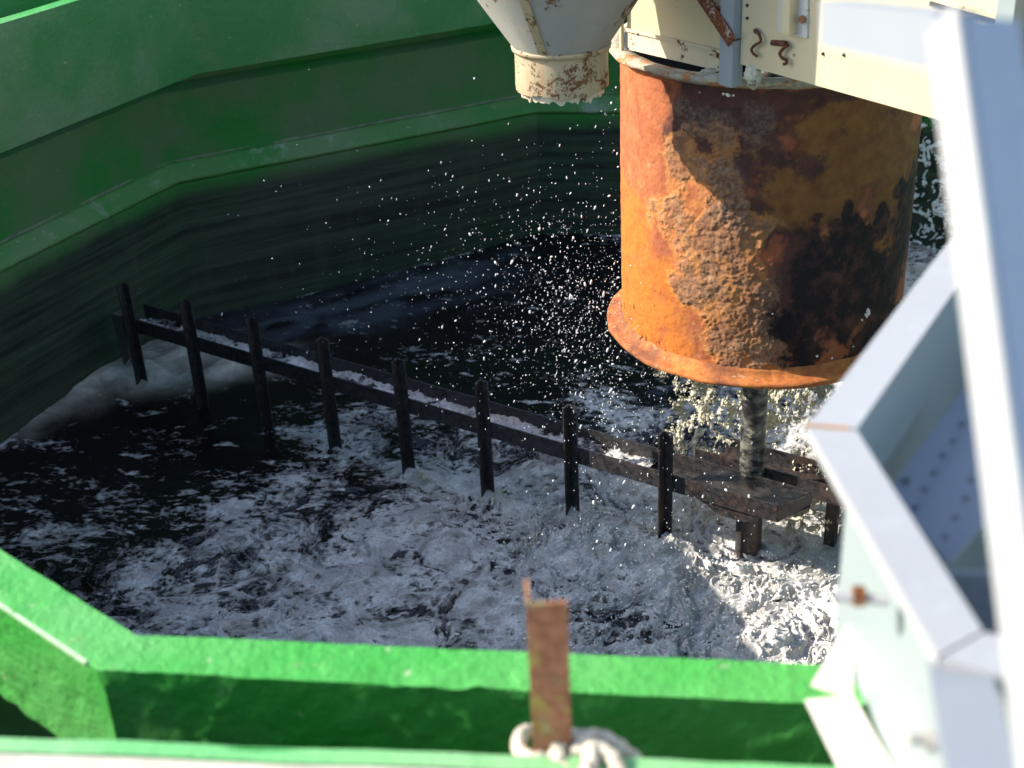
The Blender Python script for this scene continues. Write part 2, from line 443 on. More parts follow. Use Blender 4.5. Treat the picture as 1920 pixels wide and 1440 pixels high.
# ------------------------------------------------------------------ water
# foam density control points: (x, y, density) on the water, metres
ctl = [(0, 870, .38), (60, 1000, .55), (150, 1080, .62), (20, 930, .30), (200, 800, .15), (350, 850, .22), (120, 900, .30), (300, 950, .42), (250, 1020, .60), (480, 780, .10), (560, 770, .42), (450, 900, .45),
       (500, 950, .68), (420, 1000, .66), (300, 1150, .72), (450, 1130, .85), (620, 800, .62), (700, 820, .70), (640, 900, .50), (700, 930, .60), (600, 1000, .80), (780, 960, .86), (850, 900, .68), (700, 1050, .85), (900, 860, .82),
       (1000, 900, .82), (900, 1000, .85), (1000, 1030, .85), (1150, 950, .92), (1300, 960, .95), (1200, 1100, .95), (1000, 1150, .92), (800, 1180, .9), (1400, 1150, .97), (1550, 1100, .95), (1350, 1200, .92), (1250, 1040, .9), (1000, 1190, .8), (1170, 1190, .66), (600, 1180, .92),
       (700, 700, .1), (900, 760, .30), (1000, 760, .38), (1100, 790, .50), (1180, 830, .65), (1050, 700, .12), (900, 650, .03), (800, 600, .02), (1100, 600, .04), (700, 620, .02), (600, 650, .02), (1000, 500, .0), (1150, 450, .20), (400, 740, .08), (300, 760, .1),
       (1300, 800, .70), (1400, 800, .72), (1500, 820, .8), (1550, 900, .9), (1500, 1000, .94), (1480, 930, .95), (1740, 480, .92), (1740, 350, .80), (1760, 250, .75), (1700, 560, .92), (80, 780, .25), (0, 1250, .7), (900, 1300, .85), (1600, 1300, .9), (1200, 250, .3)]
cp = np.array([[*atz(x, y, WZ)[:2], d] for x, y, d in ctl])
n1d = 1150


def spaced(c0, c1, lo, hi, n):                   # denser between c0..c1
    t = np.linspace(lo, hi, 4000); wgt = 1 + 2.2 * np.exp(-((t - (c0 + c1) / 2) / ((c1 - c0) / 2)) ** 4); cdf = np.cumsum(wgt); cdf = (cdf - cdf[0]) / (cdf[-1] - cdf[0])
    return np.interp(np.linspace(0, 1, n), cdf, t)


xs = spaced(-1.8, 2.0, WCX - 4.1, WCX + 4.1, n1d); ys = spaced(3.2, 6.6, WCY - 4.1, WCY + 4.1, n1d)
X, Y = np.meshgrid(xs, ys)
# density map by inverse-distance weighting (on a coarse grid, then bilinear)
gx = np.linspace(xs[0], xs[-1], 110); gy = np.linspace(ys[0], ys[-1], 110); GX, GY = np.meshgrid(gx, gy)
d2 = (GX[..., None] - cp[:, 0]) ** 2 + (GY[..., None] - cp[:, 1]) ** 2 + 0.01
wgt = d2 ** -1.8; GD = (wgt * cp[:, 2]).sum(-1) / wgt.sum(-1)


def grid_interp(G, X, Y):
    u = np.clip((X - gx[0]) / (gx[1] - gx[0]), 0, 108.999); v = np.clip((Y - gy[0]) / (gy[1] - gy[0]), 0, 108.999)
    i = u.astype(int); j = v.astype(int); a = u - i; b = v - j
    return G[j, i] * (1 - a) * (1 - b) + G[j, i + 1] * a * (1 - b) + G[j + 1, i] * (1 - a) * b + G[j + 1, i + 1] * a * b


D = grid_interp(GD, X, Y)
rx, ry = X - SX, Y - SY; rad = np.hypot(rx, ry); th = np.arctan2(ry, rx)
# swirling flow coordinates: along the stream (tangential) features are stretched
calm = sst(0.75, 0.35, D)
f_fold = [field(2.7, 4, 70, 40 + s) for s in range(4)]
ca_, sa_ = math.cos(R_(-12)), math.sin(R_(-12))
Xr = X * ca_ + Y * sa_; Yr = -X * sa_ + Y * ca_          # slow drift direction
wx = samp(f_fold[0], X, Y, 3.3) * 0.085; wy = samp(f_fold[1], X, Y, 3.3) * 0.085
wx2 = samp(f_fold[2], X, Y, 1.3) * 0.026; wy2 = samp(f_fold[3], X, Y, 1.3) * 0.026
turb = sst(0.42, 0.8, D); cw = 0.25 + 0.75 * sst(.5, .85, D)
Xa = Xr * 0.75 + (wx + wx2 * .6) * cw; Ya = Yr * 1.2 + (wy + wy2 * .6) * cw
nA = samp(f_mid[2], Xa, Ya, 2.4)
Xw = X + wx * 1.8 + wx2 * 2.2; Yw = Y + wy * 1.8 + wy2 * 2.2
rA = samp(f_fold[0], Xw, Yw, 1.7); rB = samp(f_fold[1], Xw + 3, Yw, 0.85); rC = samp(f_mid[3], Xw, Yw, 1.25)
rid = 1 - np.minimum(np.abs(rA) * 1.25, 1.6); rid2 = 1 - np.minimum(np.abs(rB) * 1.25, 1.6); rid3 = 1 - np.minimum(np.abs(rC) * 1.2, 1.8)
fin = samp(f_fine[0], X + wx, Y + wy, 1.4)
fin2 = samp(f_fine[1], Xa, Ya, 1.1)
pat = (1 - turb) * (0.62 * nA + 0.12 * rid3 + 0.40 * fin2) + turb * (0.30 * nA + 0.42 * rid3 + 0.30 * rid2 + 0.08 * fin) - 0.25
foam = pat + (D - 0.56) * 2.9 + .12 * turb
# islands of bubbles in the calm dark part
sp = samp(f_fine[2], Xa * 0.8, Ya * 1.25, 2.3); sp2 = samp(f_mid[1], Xa * .9, Ya * 1.5, 1.3)
isl = (sp * .55 + sp2 * .75 - 1.75) * .8 + (D - 0.2) * 1.6
foam = np.maximum(foam, isl)
u_ = rx * e2[0] + ry * e2[1]; v_ = rx * n2v[0] + ry * n2v[1]
boil = np.exp(-((u_ + 0.35) / 0.75) ** 2 - ((v_ + 0.28) / 0.28) ** 2) + 0.8 * np.exp(-((X - 0.75) / 0.8) ** 2 - ((Y - 4.2) / 0.45) ** 2)
boil = np.clip(boil, 0, 1.1)
rp = lambda r_: np.clip(r_, 0, 1) ** 1.5
h = turb * (0.008 * rA + 0.009 * rp(rid) + 0.006 * rp(rid2) + 0.003 * rp(rid3)) + 0.010 * samp(f_smooth[2], Xa, Ya, 2.3) + 0.0015 * nA
h += boil * (0.022 * samp(f_smooth[3], Xw, Yw, 0.9) + 0.012 * rp(rid) + 0.007 * rp(rid2) + 0.003 * rp(rid3) + 0.008 * rB + 0.03)
foam += boil * (0.6 * rp(rid2) + .4 * rp(rid3) + 0.15) + .35 * np.exp(-((X - 1.15) / .6) ** 2 - ((Y - 4.2) / .5) ** 2)
for kk in range(8):                             # wakes behind the pickets
    a = -0.288 - 0.463 * kk; du = u_ - a; dv = v_ + 0.21
    g = np.exp(-(du / 0.08) ** 2 - ((dv) / 0.04) ** 2); tail = np.exp(-((dv - 0.10 * np.abs(du)) / 0.04) ** 2) * np.exp(-(du / 0.26) ** 2)
    h += 0.022 * g * (0.3 + turb) + .012 * tail * turb; foam += (0.8 * g + 0.8 * tail) * sst(.35, .7, D)
# smooth slurry mound against the wall behind the rake tip
def lobe(px, py, lx, ly, ang=20):
    c_ = atz(px, py, WZ); c1, s1 = math.cos(R_(ang)), math.sin(R_(ang)); dx, dy = X - c_[0], Y - c_[1]
    return np.exp(-((dx * c1 + dy * s1) / lx) ** 4 - ((-dx * s1 + dy * c1) / ly) ** 4)
md = np.maximum.reduce([lobe(300, 690, .42, .30, 10), lobe(400, 690, .42, .20, 10), lobe(190, 715, .30, .22, 60) * .85, lobe(90, 765, .16, .28, -25) * .6])
mw = samp(f_fold[1], X * .8, Y, 1.6)
h += 0.05 * md * (1 + 0.35 * mw); md = np.clip(md * (1.0 + 0.30 * mw + .12 * nA), 0, 1)
foam -= 1.5 * md
# thin grey film streaming by the far wall
fm = atz(690, 560, WZ); fl = np.exp(-(((X - fm[0]) * 0.88 + (Y - fm[1]) * 0.47) / 1.0) ** 4 - (((Y - fm[1]) * 0.88 - (X - fm[0]) * 0.47) / 0.33) ** 2)
Xf = X * .88 + Y * .47; Yf = Y * .88 - X * .47
film = np.clip(fl * (0.55 + 0.34 * samp(f_fold[2], Xf * 0.45 + wx, Yf * 1.3, 1.8)), 0, 1)
edgew = np.full_like(X, -9.0)
for k in range(10):
    a = R_(WB + 18 + 36 * k); edgew = np.maximum(edgew, (X - WCX) * math.cos(a) + (Y - WCY) * math.sin(a))
edgew = 3.857 * math.cos(R_(18)) - edgew         # distance from the wall: scum line
foam += 1.1 * np.exp(-(edgew / 0.035) ** 2) * (0.6 + 0.5 * nA)
inside = np.ones_like(X, bool)
apo = 3.857 * math.cos(R_(18)) + 0.06
for k in range(10):
    a = R_(WB + 18 + 36 * k); inside &= ((X - WCX) * math.cos(a) + (Y - WCY) * math.sin(a)) < apo
idx = np.arange(n1d * n1d).reshape(n1d, n1d)
q = inside[:-1, :-1] & inside[1:, :-1] & inside[:-1, 1:] & inside[1:, 1:]
Fc = np.stack([idx[:-1, :-1][q], idx[:-1, 1:][q], idx[1:, 1:][q], idx[1:, :-1][q]], -1)
used = np.zeros(n1d * n1d, bool); used[Fc.ravel()] = True; remap = np.cumsum(used) - 1; Fc = remap[Fc]
Vw = np.stack([X, Y, WZ + h], -1).reshape(-1, 3)[used]
height_attr = np.clip((h - 0.0) * 12, -1, 2)

m = Mat('foamy_process_water')
fo = m.attr('foam'); n1 = m.noise(42, 4, 0.6); n2 = m.noise(150, 3, 0.6); bub = m.voro(150); n0 = m.noise(4, 5)
t = m.math('ADD', fo, m.math('MULTIPLY', m.math('SUBTRACT', n1, 0.5), 0.95))
t = m.math('ADD', t, m.math('MULTIPLY', m.math('SUBTRACT', n2, 0.5), 0.7))
t = m.math('ADD', t, m.math('MULTIPLY', m.math('SUBTRACT', bub, 0.4), 0.3))
dv = m.n('VectorMath', _operation='ADD', i0=m.tc, i1=m.n('VectorMath', _operation='SCALE', i0=m.n('TexNoise', Scale=7.0, Detail=4.0, Roughness=0.6).outputs['Color'], Scale=0.16).outputs[0]).outputs[0]
lace = m.voro(13, vec=m.map(dv, (0.8, 1.2, 1)), feature='DISTANCE_TO_EDGE'); lace2 = m.voro(31, vec=m.map(dv, (0.85, 1.15, 1)), feature='DISTANCE_TO_EDGE')
hole = m.math('ADD', m.ramp(lace, 0.05, 0.32, 0.30, -0.42), m.ramp(lace2, 0.05, 0.32, 0.22, -0.34))
t = m.math('ADD', t, m.math('MULTIPLY', hole, m.ramp(m.noise(3.5, 3), .35, .65, .35, 1.3)))
k = m.ramp(t, -0.10, 0.52)
thin = m.mix(m.ramp(n0, 0.4, 0.6), (0.12, 0.105, 0.095), (0.19, 0.17, 0.155))
white = m.mix(m.ramp(m.noise(9, 6), 0.35, 0.7), (0.50, 0.475, 0.44), (0.88, 0.86, 0.81))
fc = m.mix(m.ramp(t, 0.15, 1.3), thin, white)
fc = m.mix(m.ramp(m.math('ADD', bub, m.math('MULTIPLY', m.voro(62), .6)), .35, 1.0, 0, .38), fc, (0.16, 0.15, 0.15))
c = m.mix(k, (0.010, 0.008, 0.009), fc)
c = m.mix(m.math('MULTIPLY', m.attr('mound'), m.ramp(m.noise(5, 6, 0.55, dist=0.8), 0.2, 0.62, 0.6, 1.0)), c, m.mix(m.ramp(m.noise(7, 7, .6, dist=1.0), .35, .65), (0.56, 0.50, 0.41), (0.85, 0.78, 0.66)))
c = m.mix(m.math('MULTIPLY', m.attr('film'), 0.8), c, (0.15, 0.165, 0.20))
rg = m.mix(k, (0.10,) * 3, (0.75,) * 3)
hb = m.math('ADD', m.math('ADD', m.math('MULTIPLY', n1, 0.5), m.math('MULTIPLY', n2, 0.15)), m.math('MULTIPLY', k, 0.5))
M_water = m.out(c, rg, normal=m.bump(hb, 0.5, 0.008), spec=0.4)
water = tag(mesh_np('water', Vw, Fc, M_water, smooth=True, attrs={'foam': foam.ravel()[used], 'mound': md.ravel()[used], 'film': film.ravel()[used]}), kind='structure')

# ------------------------------------------------------------------ spray droplets (nobody could count them)
M_drop = simple('water_droplets', (0.86, 0.88, 0.9), 0.15, 0.03, 30, 0.0)
M_drop2 = simple('froth_white', (0.80, 0.78, 0.73), 0.5, 0.08, 40, 0.2)
M_splash = simple('foam_splash_white', (0.66, 0.62, 0.48), 0.6, 0.12, 40, 0.4)
bmi = bmesh.new(); bmesh.ops.create_icosphere(bmi, subdivisions=1, radius=1); IV = np.array([v.co[:] for v in bmi.verts]); IF = np.array([[v.index for v in f.verts] for f in bmi.faces]); bmi.free()
bmi = bmesh.new(); bmesh.ops.create_icosphere(bmi, subdivisions=2, radius=1); JV = np.array([v.co[:] for v in bmi.verts]); JF = np.array([[v.index for v in f.verts] for f in bmi.faces]); bmi.free()


def blobs(P, Rr, St, IV=IV, IF=IF, wob=0.0):
    """P centres, Rr radii, St stretch vectors (n,3)"""
    n = len(P); L = np.linalg.norm(St, axis=1, keepdims=True) + 1e-9; d = St / L
    base = np.repeat(IV[None], n, 0)
    if wob: base = base * (1 + wob * rng.normal(size=(n, len(IV), 1)))
    dot = (base * d[:, None]).sum(-1, keepdims=True)
    V = P[:, None] + Rr[:, None, None] * (base + dot * d[:, None] * L[:, None])
    Fc = (IF[None] + np.arange(n)[:, None, None] * len(IV)).reshape(-1, 3)
    return V.reshape(-1, 3), Fc


def cloud_px(n, cx, cy, sx, sy, d0, d1):
    out = []
    while len(out) < n:
        x = rng.normal(cx, sx); y = rng.normal(cy, sy); d = rng.uniform(d0, d1); p = atd(x, y, d)
        if p[2] > WZ + 0.01 and p[2] < -1.2 and math.hypot(p[0] - SX, p[1] - SY) > 0.56 and math.hypot(p[0] - SX, p[1] - SY) < 3.3: out.append(p)
    return out


P = cloud_px(1300, 1075, 580, 95, 110, 4.9, 6.2) + cloud_px(800, 990, 560, 180, 115, 5.0, 7.2) + cloud_px(150, 850, 480, 220, 150, 5.2, 7.5) + cloud_px(60, 1140, 250, 40, 90, 4.9, 5.6) + cloud_px(350, 1190, 740, 70, 60, 5.0, 5.6) + cloud_px(220, 1200, 960, 150, 80, 4.6, 5.0)
P = np.array(P); Rr = np.clip(rng.lognormal(math.log(0.00125), 0.55, len(P)), 0.0008, 0.0050)
St = rng.normal(size=(len(P), 3)) * 0.35 + np.array([0.2, 0, 0.9]) * rng.uniform(0, 1.6, (len(P), 1)) ** 2
V, Fc = blobs(P, Rr, St)
tag(mesh_np('water_spray', V, Fc, M_drop, smooth=True), 'fine white water droplets flying in the air beside the rusty drum', 'water spray', kind='stuff')

# falling foam gobs behind the shaft, under the drum
VV, FF, off_ = [], [], 0
for ci, (pp, seed_, th_) in enumerate(((0.16, 0.0, 1.05), (0.28, 5.0, .75), (0.40, 9.0, .6), (0.52, 13.0, .5))):
    na_, nz_ = 420, 360
    A_, Z_ = np.meshgrid(np.linspace(-0.62, 0.66, na_), np.linspace(-3.46, -2.36, nz_))
    wa = samp(f_fold[0], A_ + seed_, Z_, 1.5) * .03; wb = samp(f_fold[1], A_, Z_ + seed_, 1.5) * .04
    f_ = 0.75 * samp(f_mid[1], (A_ + wa) * 1.5 + seed_, (Z_ + wb) * .75, 1.5) + .55 * samp(f_mid[2], (A_ + wa) * 2 + seed_, (Z_ + wb) * .9, .9) + .6 * samp(f_fine[0], A_ * 1.6, Z_ * .8, 1.1)
    f_ = f_ - th_ - .35 * sst(-2.95, -2.45, Z_) - 1.2 * sst(.5, .64, np.abs(A_ - .02))
    thk = np.clip(f_, 0, 1.2) * 0.010 + .0012
    dep = pp + .035 * samp(f_smooth[1], A_ + seed_, Z_, 1.6) + .012 * samp(f_fold[2], A_ + seed_, Z_, .9)
    keep = f_ > 0; q = keep[:-1, :-1] & keep[1:, :-1] & keep[:-1, 1:] & keep[1:, 1:]
    id_ = np.arange(na_ * nz_).reshape(nz_, na_); n_v = na_ * nz_
    quad = np.stack([id_[:-1, :-1][q], id_[:-1, 1:][q], id_[1:, 1:][q], id_[1:, :-1][q]], -1)
    V = []
    for sg in (-1, 1):
        d_ = dep + sg * thk; V.append(np.stack([SX + e2[0] * A_ + n2v[0] * d_, SY + e2[1] * A_ + n2v[1] * d_, Z_], -1).reshape(-1, 3))
    V = np.vstack(V); Q_ = np.vstack([quad, quad[:, ::-1] + n_v])
    us = np.zeros(len(V), bool); us[Q_.ravel()] = True; rm = np.cumsum(us) - 1
    VV.append(V[us]); FF.append(rm[Q_] + off_); off_ += us.sum()
V, Fc = np.vstack(VV), np.vstack(FF)
tag(mesh_np('falling_foam', V, Fc, M_splash, smooth=True), 'yellowish foam gobs falling from under the rusty drum around the shaft', 'falling foam', kind='stuff')

VV, FF, off_ = [], [], 0
Wi = offset(W_low, -0.03)
for (i0, i1, sd_) in ((8, 9, 2.0), (9, 0, 6.0)):
    na_, nz_ = 420, 300
    U_, Z_ = np.meshgrid(np.linspace(0, 1, na_), np.linspace(WZ - .02, -1.95, nz_)); Ln = np.linalg.norm(Wi[i1] - Wi[i0]); A_ = U_ * Ln
    cw_ = samp(f_fold[0], A_ + sd_, Z_, 1.2) * .05
    f_ = (1 - 1.5 * np.abs(samp(f_fold[1], A_ + sd_ + cw_, (Z_ + cw_) * .8, 1.1))) * .6 + .5 * (1 - 1.5 * np.abs(samp(f_fold[2], A_ + cw_, Z_ * .8, .6))) + .25 * samp(f_fine[1], A_, Z_, 1.0)
    f_ = f_ - .10 - .5 * sst(-2.5, -1.95, Z_) - (1.6 * sst(.35, .8, U_) if i0 == 9 else 1.6 * sst(.35, .0, U_))
    thk = np.clip(f_, 0, 1) * .012 + .002
    q = (f_ > 0); q = q[:-1, :-1] & q[1:, :-1] & q[:-1, 1:] & q[1:, 1:]
    id_ = np.arange(na_ * nz_).reshape(nz_, na_); quad = np.stack([id_[:-1, :-1][q], id_[:-1, 1:][q], id_[1:, 1:][q], id_[1:, :-1][q]], -1)
    inn_ = np.array([WCX, WCY]) - (Wi[i0] + Wi[i1]) / 2; inn_ /= np.linalg.norm(inn_); V = []
    for sg in (-1, 1):
        d_ = .03 * samp(f_smooth[0], A_, Z_, 1.7) + sg * thk + .02
        V.append(np.stack([Wi[i0][0] + (Wi[i1] - Wi[i0])[0] * U_ + inn_[0] * d_, Wi[i0][1] + (Wi[i1] - Wi[i0])[1] * U_ + inn_[1] * d_, Z_], -1).reshape(-1, 3))
    V = np.vstack(V); Q_ = np.vstack([quad, quad[:, ::-1] + na_ * nz_]); us = np.zeros(len(V), bool); us[Q_.ravel()] = True; rm = np.cumsum(us) - 1
    VV.append(V[us]); FF.append(rm[Q_] + off_); off_ += us.sum()
tag(mesh_np('foam_cascade', np.vstack(VV), np.vstack(FF), simple('cascading_foam', (.62, .70, .64), .5, .15, 30, .4), smooth=True), 'lacy pale foam running down the far wall right of the drum', 'foam', kind='stuff')

# splash crowns thrown up by the rake
Vs, Fs, off = [], [], 0


def tendril(base, v0, r0, n=9, T=0.14):
    pts = [np.array(base) + v0 * t + np.array([0, 0, -4.9]) * t * t + rng.normal(0, .0025, 3) for t in np.linspace(0, T, n)]
    Vt, Ft = tube(pts, r0, 6); return Vt, Ft


def add_t(x, y, n, hgt, spread, r=0.005):
    global off
    for _ in range(n):
        b = atz(x + rng.normal(0, spread), y + rng.normal(0, spread * .5), WZ + 0.03)
        Vt, Ft = tendril(b, np.array([rng.normal(0, .35), rng.normal(0, .3), rng.uniform(.4, 1.0) * hgt]), r * rng.uniform(.5, 1.3), 5, rng.uniform(.06, .16))
        Vs.append(Vt); Fs.append(Ft + off); off += len(Vt)


add_t(985, 1030, 10, 1.5, 14, .005); add_t(1110, 1010, 12, 1.1, 60, .004); add_t(1200, 990, 12, 1.1, 60, .004); add_t(790, 895, 5, .9, 6, .006); add_t(930, 935, 5, .9, 8, .006)
add_t(1240, 1080, 10, .9, 40, .005); add_t(1330, 1000, 8, .9, 40, .004); add_t(1500, 960, 6, .8, 40, .004)
wsel = (boil * inside * (boil > .12)).ravel().astype(float); gxs, gys = np.gradient(xs), np.gradient(ys); wsel *= (gys[:, None] * gxs[None]).ravel(); wsel /= wsel.sum()
pick = rng.choice(wsel.size, 4200, p=wsel); pz = (WZ + h).ravel()[pick] + np.abs(rng.normal(0, .010, 4200)) * rng.choice([.3, 1, 2.6], 4200, p=[.5, .35, .15])
PB = np.stack([X.ravel()[pick] + rng.normal(0, .004, 4200), Y.ravel()[pick] + rng.normal(0, .004, 4200), pz], -1)
Vb, Fb = blobs(PB, np.clip(rng.lognormal(math.log(.0026), .5, 4200), .0012, .008), rng.normal(size=(4200, 3)) * .5)
tag(mesh_np('froth', Vb, Fb, M_drop2, smooth=True), 'beads of froth boiling on the foam around the rake blades', 'froth', kind='stuff')
tag(mesh_np('splash_crown', np.vstack(Vs), np.vstack(Fs), M_splash, smooth=True), 'thin fingers of foam splashing up around the rake blades', 'splash', kind='stuff')

# ------------------------------------------------------------------ rusty drum
DT, DB, DR = -1.212, -2.305, 0.54
drum = empty('rusty_drum', (SX, SY, DB), 'large rust covered open steel drum hanging above the water over the rake shaft', 'drum')


def drum_at(x, y, R=DR):
    r = ray(x, y); a = r[0] ** 2 + r[1] ** 2; b = -2 * (r[0] * SX + r[1] * SY); c = SX * SX + SY * SY - R * R
    Dd = max(b * b - 4 * a * c, 0); t = (-b - math.sqrt(Dd)) / (2 * a); p = r * t
    return math.atan2(p[1] - SY, p[0] - SX) % (2 * math.pi) * R, p[2]


nT, nZ = 900, 300
tt = np.linspace(0, 2 * np.pi, nT, endpoint=False); zz = np.linspace(DB + 0.02, DT - 0.01, nZ)
TT, ZZ = np.meshgrid(tt, zz); SS = TT * DR
per = 2 * np.pi * DR
nf = lambda f, sc: samp(f, SS, ZZ, per / sc)
wob1, wob2 = nf(f_mid[0], 2), nf(f_mid[1], 2); w3 = nf(f_fine[0], 2); w4 = nf(f_mid[2], 4)


def mask(bl, amp=0.5):
    m_ = np.full_like(SS, -3.0)
    for x, y, rx_, ry_ in bl:
        s0, z0 = drum_at(x, y); s1, _ = drum_at(x + rx_ * .5, y); s2_, _ = drum_at(x - rx_ * .5, y); rs = max(abs(s1 - s2_), .02); rz = ry_ / 455
        m_ = np.maximum(m_, 1 - np.hypot((SS - s0) / rs, (ZZ - z0) / rz))
    return m_ + amp * (0.40 * wob1 + 0.28 * w4 + 0.14 * w3)


crust = mask([(1290, 330, 55, 55), (1315, 400, 60, 70), (1290, 420, 60, 70), (1350, 470, 65, 80), (1320, 500, 60, 70), (1395, 540, 60, 90), (1360, 590, 60, 80), (1430, 640, 50, 60), (1470, 640, 40, 50), (1370, 650, 60, 40)], 0.62)
crust2 = mask([(1360, 330, 45, 30), (1310, 230, 45, 40), (1380, 380, 35, 40), (1450, 520, 40, 90), (1280, 200, 40, 20), (1450, 600, 50, 60), (1430, 230, 30, 40)], 0.6)
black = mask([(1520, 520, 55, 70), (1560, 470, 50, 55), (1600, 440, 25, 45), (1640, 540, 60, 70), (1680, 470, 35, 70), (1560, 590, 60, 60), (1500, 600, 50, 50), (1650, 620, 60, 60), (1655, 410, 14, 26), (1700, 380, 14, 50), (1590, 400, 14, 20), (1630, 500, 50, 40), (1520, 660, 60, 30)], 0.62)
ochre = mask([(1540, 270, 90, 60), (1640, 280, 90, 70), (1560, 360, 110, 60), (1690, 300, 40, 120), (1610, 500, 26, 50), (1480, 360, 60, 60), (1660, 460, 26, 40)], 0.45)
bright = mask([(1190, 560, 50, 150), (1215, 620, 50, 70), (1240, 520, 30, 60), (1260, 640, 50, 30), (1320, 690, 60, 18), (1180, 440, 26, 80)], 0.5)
purple_shade = mask([(1300, 240, 80, 90), (1400, 260, 90, 90), (1420, 420, 50, 70), (1340, 170, 140, 40), (1500, 190, 140, 40), (1650, 230, 80, 25), (1470, 330, 70, 160), (1600, 560, 150, 130), (1560, 300, 180, 160), (1700, 400, 60, 200), (1500, 500, 90, 120)], 0.35)  # purple-brown plate, darkened here to paint in the drum's shadowed parts
cr = sst(0.0, 0.35, crust); rel = 0.0032 * cr * (0.55 + 0.35 * w3 + 0.5 * np.abs(w4)) + 0.002 * sst(0.1, .4, crust2) * (0.6 + .4 * w3) + 0.0006 * w3 + 0.002 * nf(f_smooth[0], 2)
RR = DR + rel
V = np.stack([SX + RR * np.cos(TT), SY + RR * np.sin(TT), ZZ], -1).reshape(-1, 3)
i = np.arange(nZ - 1)[:, None]; j = np.arange(nT)[None]
Fo = np.stack([i * nT + j, i * nT + (j + 1) % nT, (i + 1) * nT + (j + 1) % nT, (i + 1) * nT + j], -1).reshape(-1, 4)
# inner skin
nT2 = 96; t2 = np.linspace(0, 2 * np.pi, nT2, endpoint=False); Vi = []
for z_ in (DB + 0.02, DT - 0.01):
    for a in t2: Vi.append((SX + 0.525 * math.cos(a), SY + 0.525 * math.sin(a), z_))
o0 = len(V); Fi = np.array([[o0 + a, o0 + nT2 + a, o0 + nT2 + (a + 1) % nT2, o0 + (a + 1) % nT2] for a in range(nT2)])
pad = lambda a: a.ravel()
m = Mat('rusted_drum_plate')
A = {k_: m.attr(k_) for k_ in ('crust', 'crust2', 'black', 'ochre', 'bright', 'purple_shade')}
nf1 = m.noise(18, 8, 0.65); nf2 = m.noise(70, 6, 0.65); nf3 = m.noise(4, 5); flk = m.voro(55, vec=m.n('VectorMath', _operation='ADD', i0=m.tc, i1=m.n('TexNoise', Scale=20.0, Detail=3.0).outputs['Color']).outputs[0])
jit = m.math('ADD', m.math('MULTIPLY', m.math('SUBTRACT', nf1, 0.5), 0.75), m.math('MULTIPLY', m.math('SUBTRACT', m.noise(16, 6, .65, vec=m.map(m.tc, (1, 1, .22))), 0.5), 0.5))
def mk(name, a, b, top=1.0): return m.ramp(m.math('ADD', A[name], jit), a, b, 0, top)
c = m.mix(m.ramp(nf1, 0.35, 0.65), (0.34, 0.098, 0.034), (0.45, 0.155, 0.060))
c = m.mix(m.ramp(nf3, 0.4, 0.65, 0, 0.6), c, (0.27, 0.07, 0.032))
c = m.mix(m.ramp(m.noise(30, 7, .7, vec=m.map(m.tc, (1, 1, .35))), .5, .72, 0, .7), c, (0.22, 0.065, 0.035)); c = m.mix(m.ramp(m.noise(14, 8, .7), .58, .70, 0, .6), c, (0.55, 0.30, 0.14))
c = m.mix(mk('bright', -0.35, 0.5), c, m.mix(m.ramp(nf1, 0.3, 0.6), (0.42, 0.12, 0.02), (0.50, 0.16, 0.026)))
c = m.mix(mk('purple_shade', -0.1, 0.4), c, m.mix(m.ramp(nf1, 0.3, 0.7), (0.055, 0.024, 0.020), (0.105, 0.040, 0.028)))
c = m.mix(mk('ochre', -0.1, 0.35), c, m.mix(m.ramp(nf1, 0.3, 0.7), (0.15, 0.055, 0.018), (0.23, 0.10, 0.026)))
edge = m.math('MULTIPLY', mk('crust', -0.22, 0.0), 1.0)
crc = m.mix(m.ramp(nf2, 0.3, 0.7), (0.17, 0.080, 0.045), (0.40, 0.22, 0.12)); crc = m.mix(m.ramp(nf1, 0.52, 0.74), crc, (0.52, 0.33, 0.18)); crc = m.mix(m.ramp(nf3, 0.42, 0.6, 0, 0.7), crc, (0.33, 0.13, 0.055))
crc = m.mix(m.ramp(flk, 0.5, 0.8, 0, 0.4), crc, (0.16, 0.08, 0.045)); crc = m.mix(m.ramp(m.noise(11, 6, .65, dist=.6), .52, .62, 0, .8), crc, (0.52, 0.22, 0.07))
c = m.mix(m.ramp(m.math('ADD', A['crust'], jit), -0.3, 0.0, 0, 0.5), c, (0.58, 0.24, 0.06))
c = m.mix(mk('crust', -0.06, 0.26, .92), c, crc)
c = m.mix(mk('crust2', 0.05, 0.7, 0.5), c, m.mix(m.ramp(nf2, 0.35, 0.65), (0.06, 0.035, 0.028), (0.22, 0.15, 0.11)))
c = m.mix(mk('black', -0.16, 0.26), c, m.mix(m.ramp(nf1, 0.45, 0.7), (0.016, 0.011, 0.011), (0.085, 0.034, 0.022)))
pits = m.ramp(m.noise(26, 5, 0.6), 0.70, 0.74)
c = m.mix(m.math('MULTIPLY', pits, 0.8), c, (0.05, 0.02, 0.015))
zc_ = m.sep()[2]
hb = m.math('ADD', m.math('MULTIPLY', nf2, 1.0), m.math('MULTIPLY', m.math('MULTIPLY', flk, m.ramp(A['crust'], -0.05, 0.2)), 1.5))
hb = m.math('ADD', hb, m.math('MULTIPLY', nf1, 0.6))
M_drum = m.out(c, 0.78, normal=m.bump(hb, 0.5, 0.0032), spec=0.25)
at = dict(crust=pad(crust), crust2=pad(crust2), black=pad(black), ochre=pad(ochre), bright=pad(bright), purple_shade=pad(purple_shade))
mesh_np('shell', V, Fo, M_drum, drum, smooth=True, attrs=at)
mesh_np('shaded_inside', np.array(Vi), Fi - o0, M_dark, drum, smooth=True)  # inside skin coloured near black to paint in its deep shade


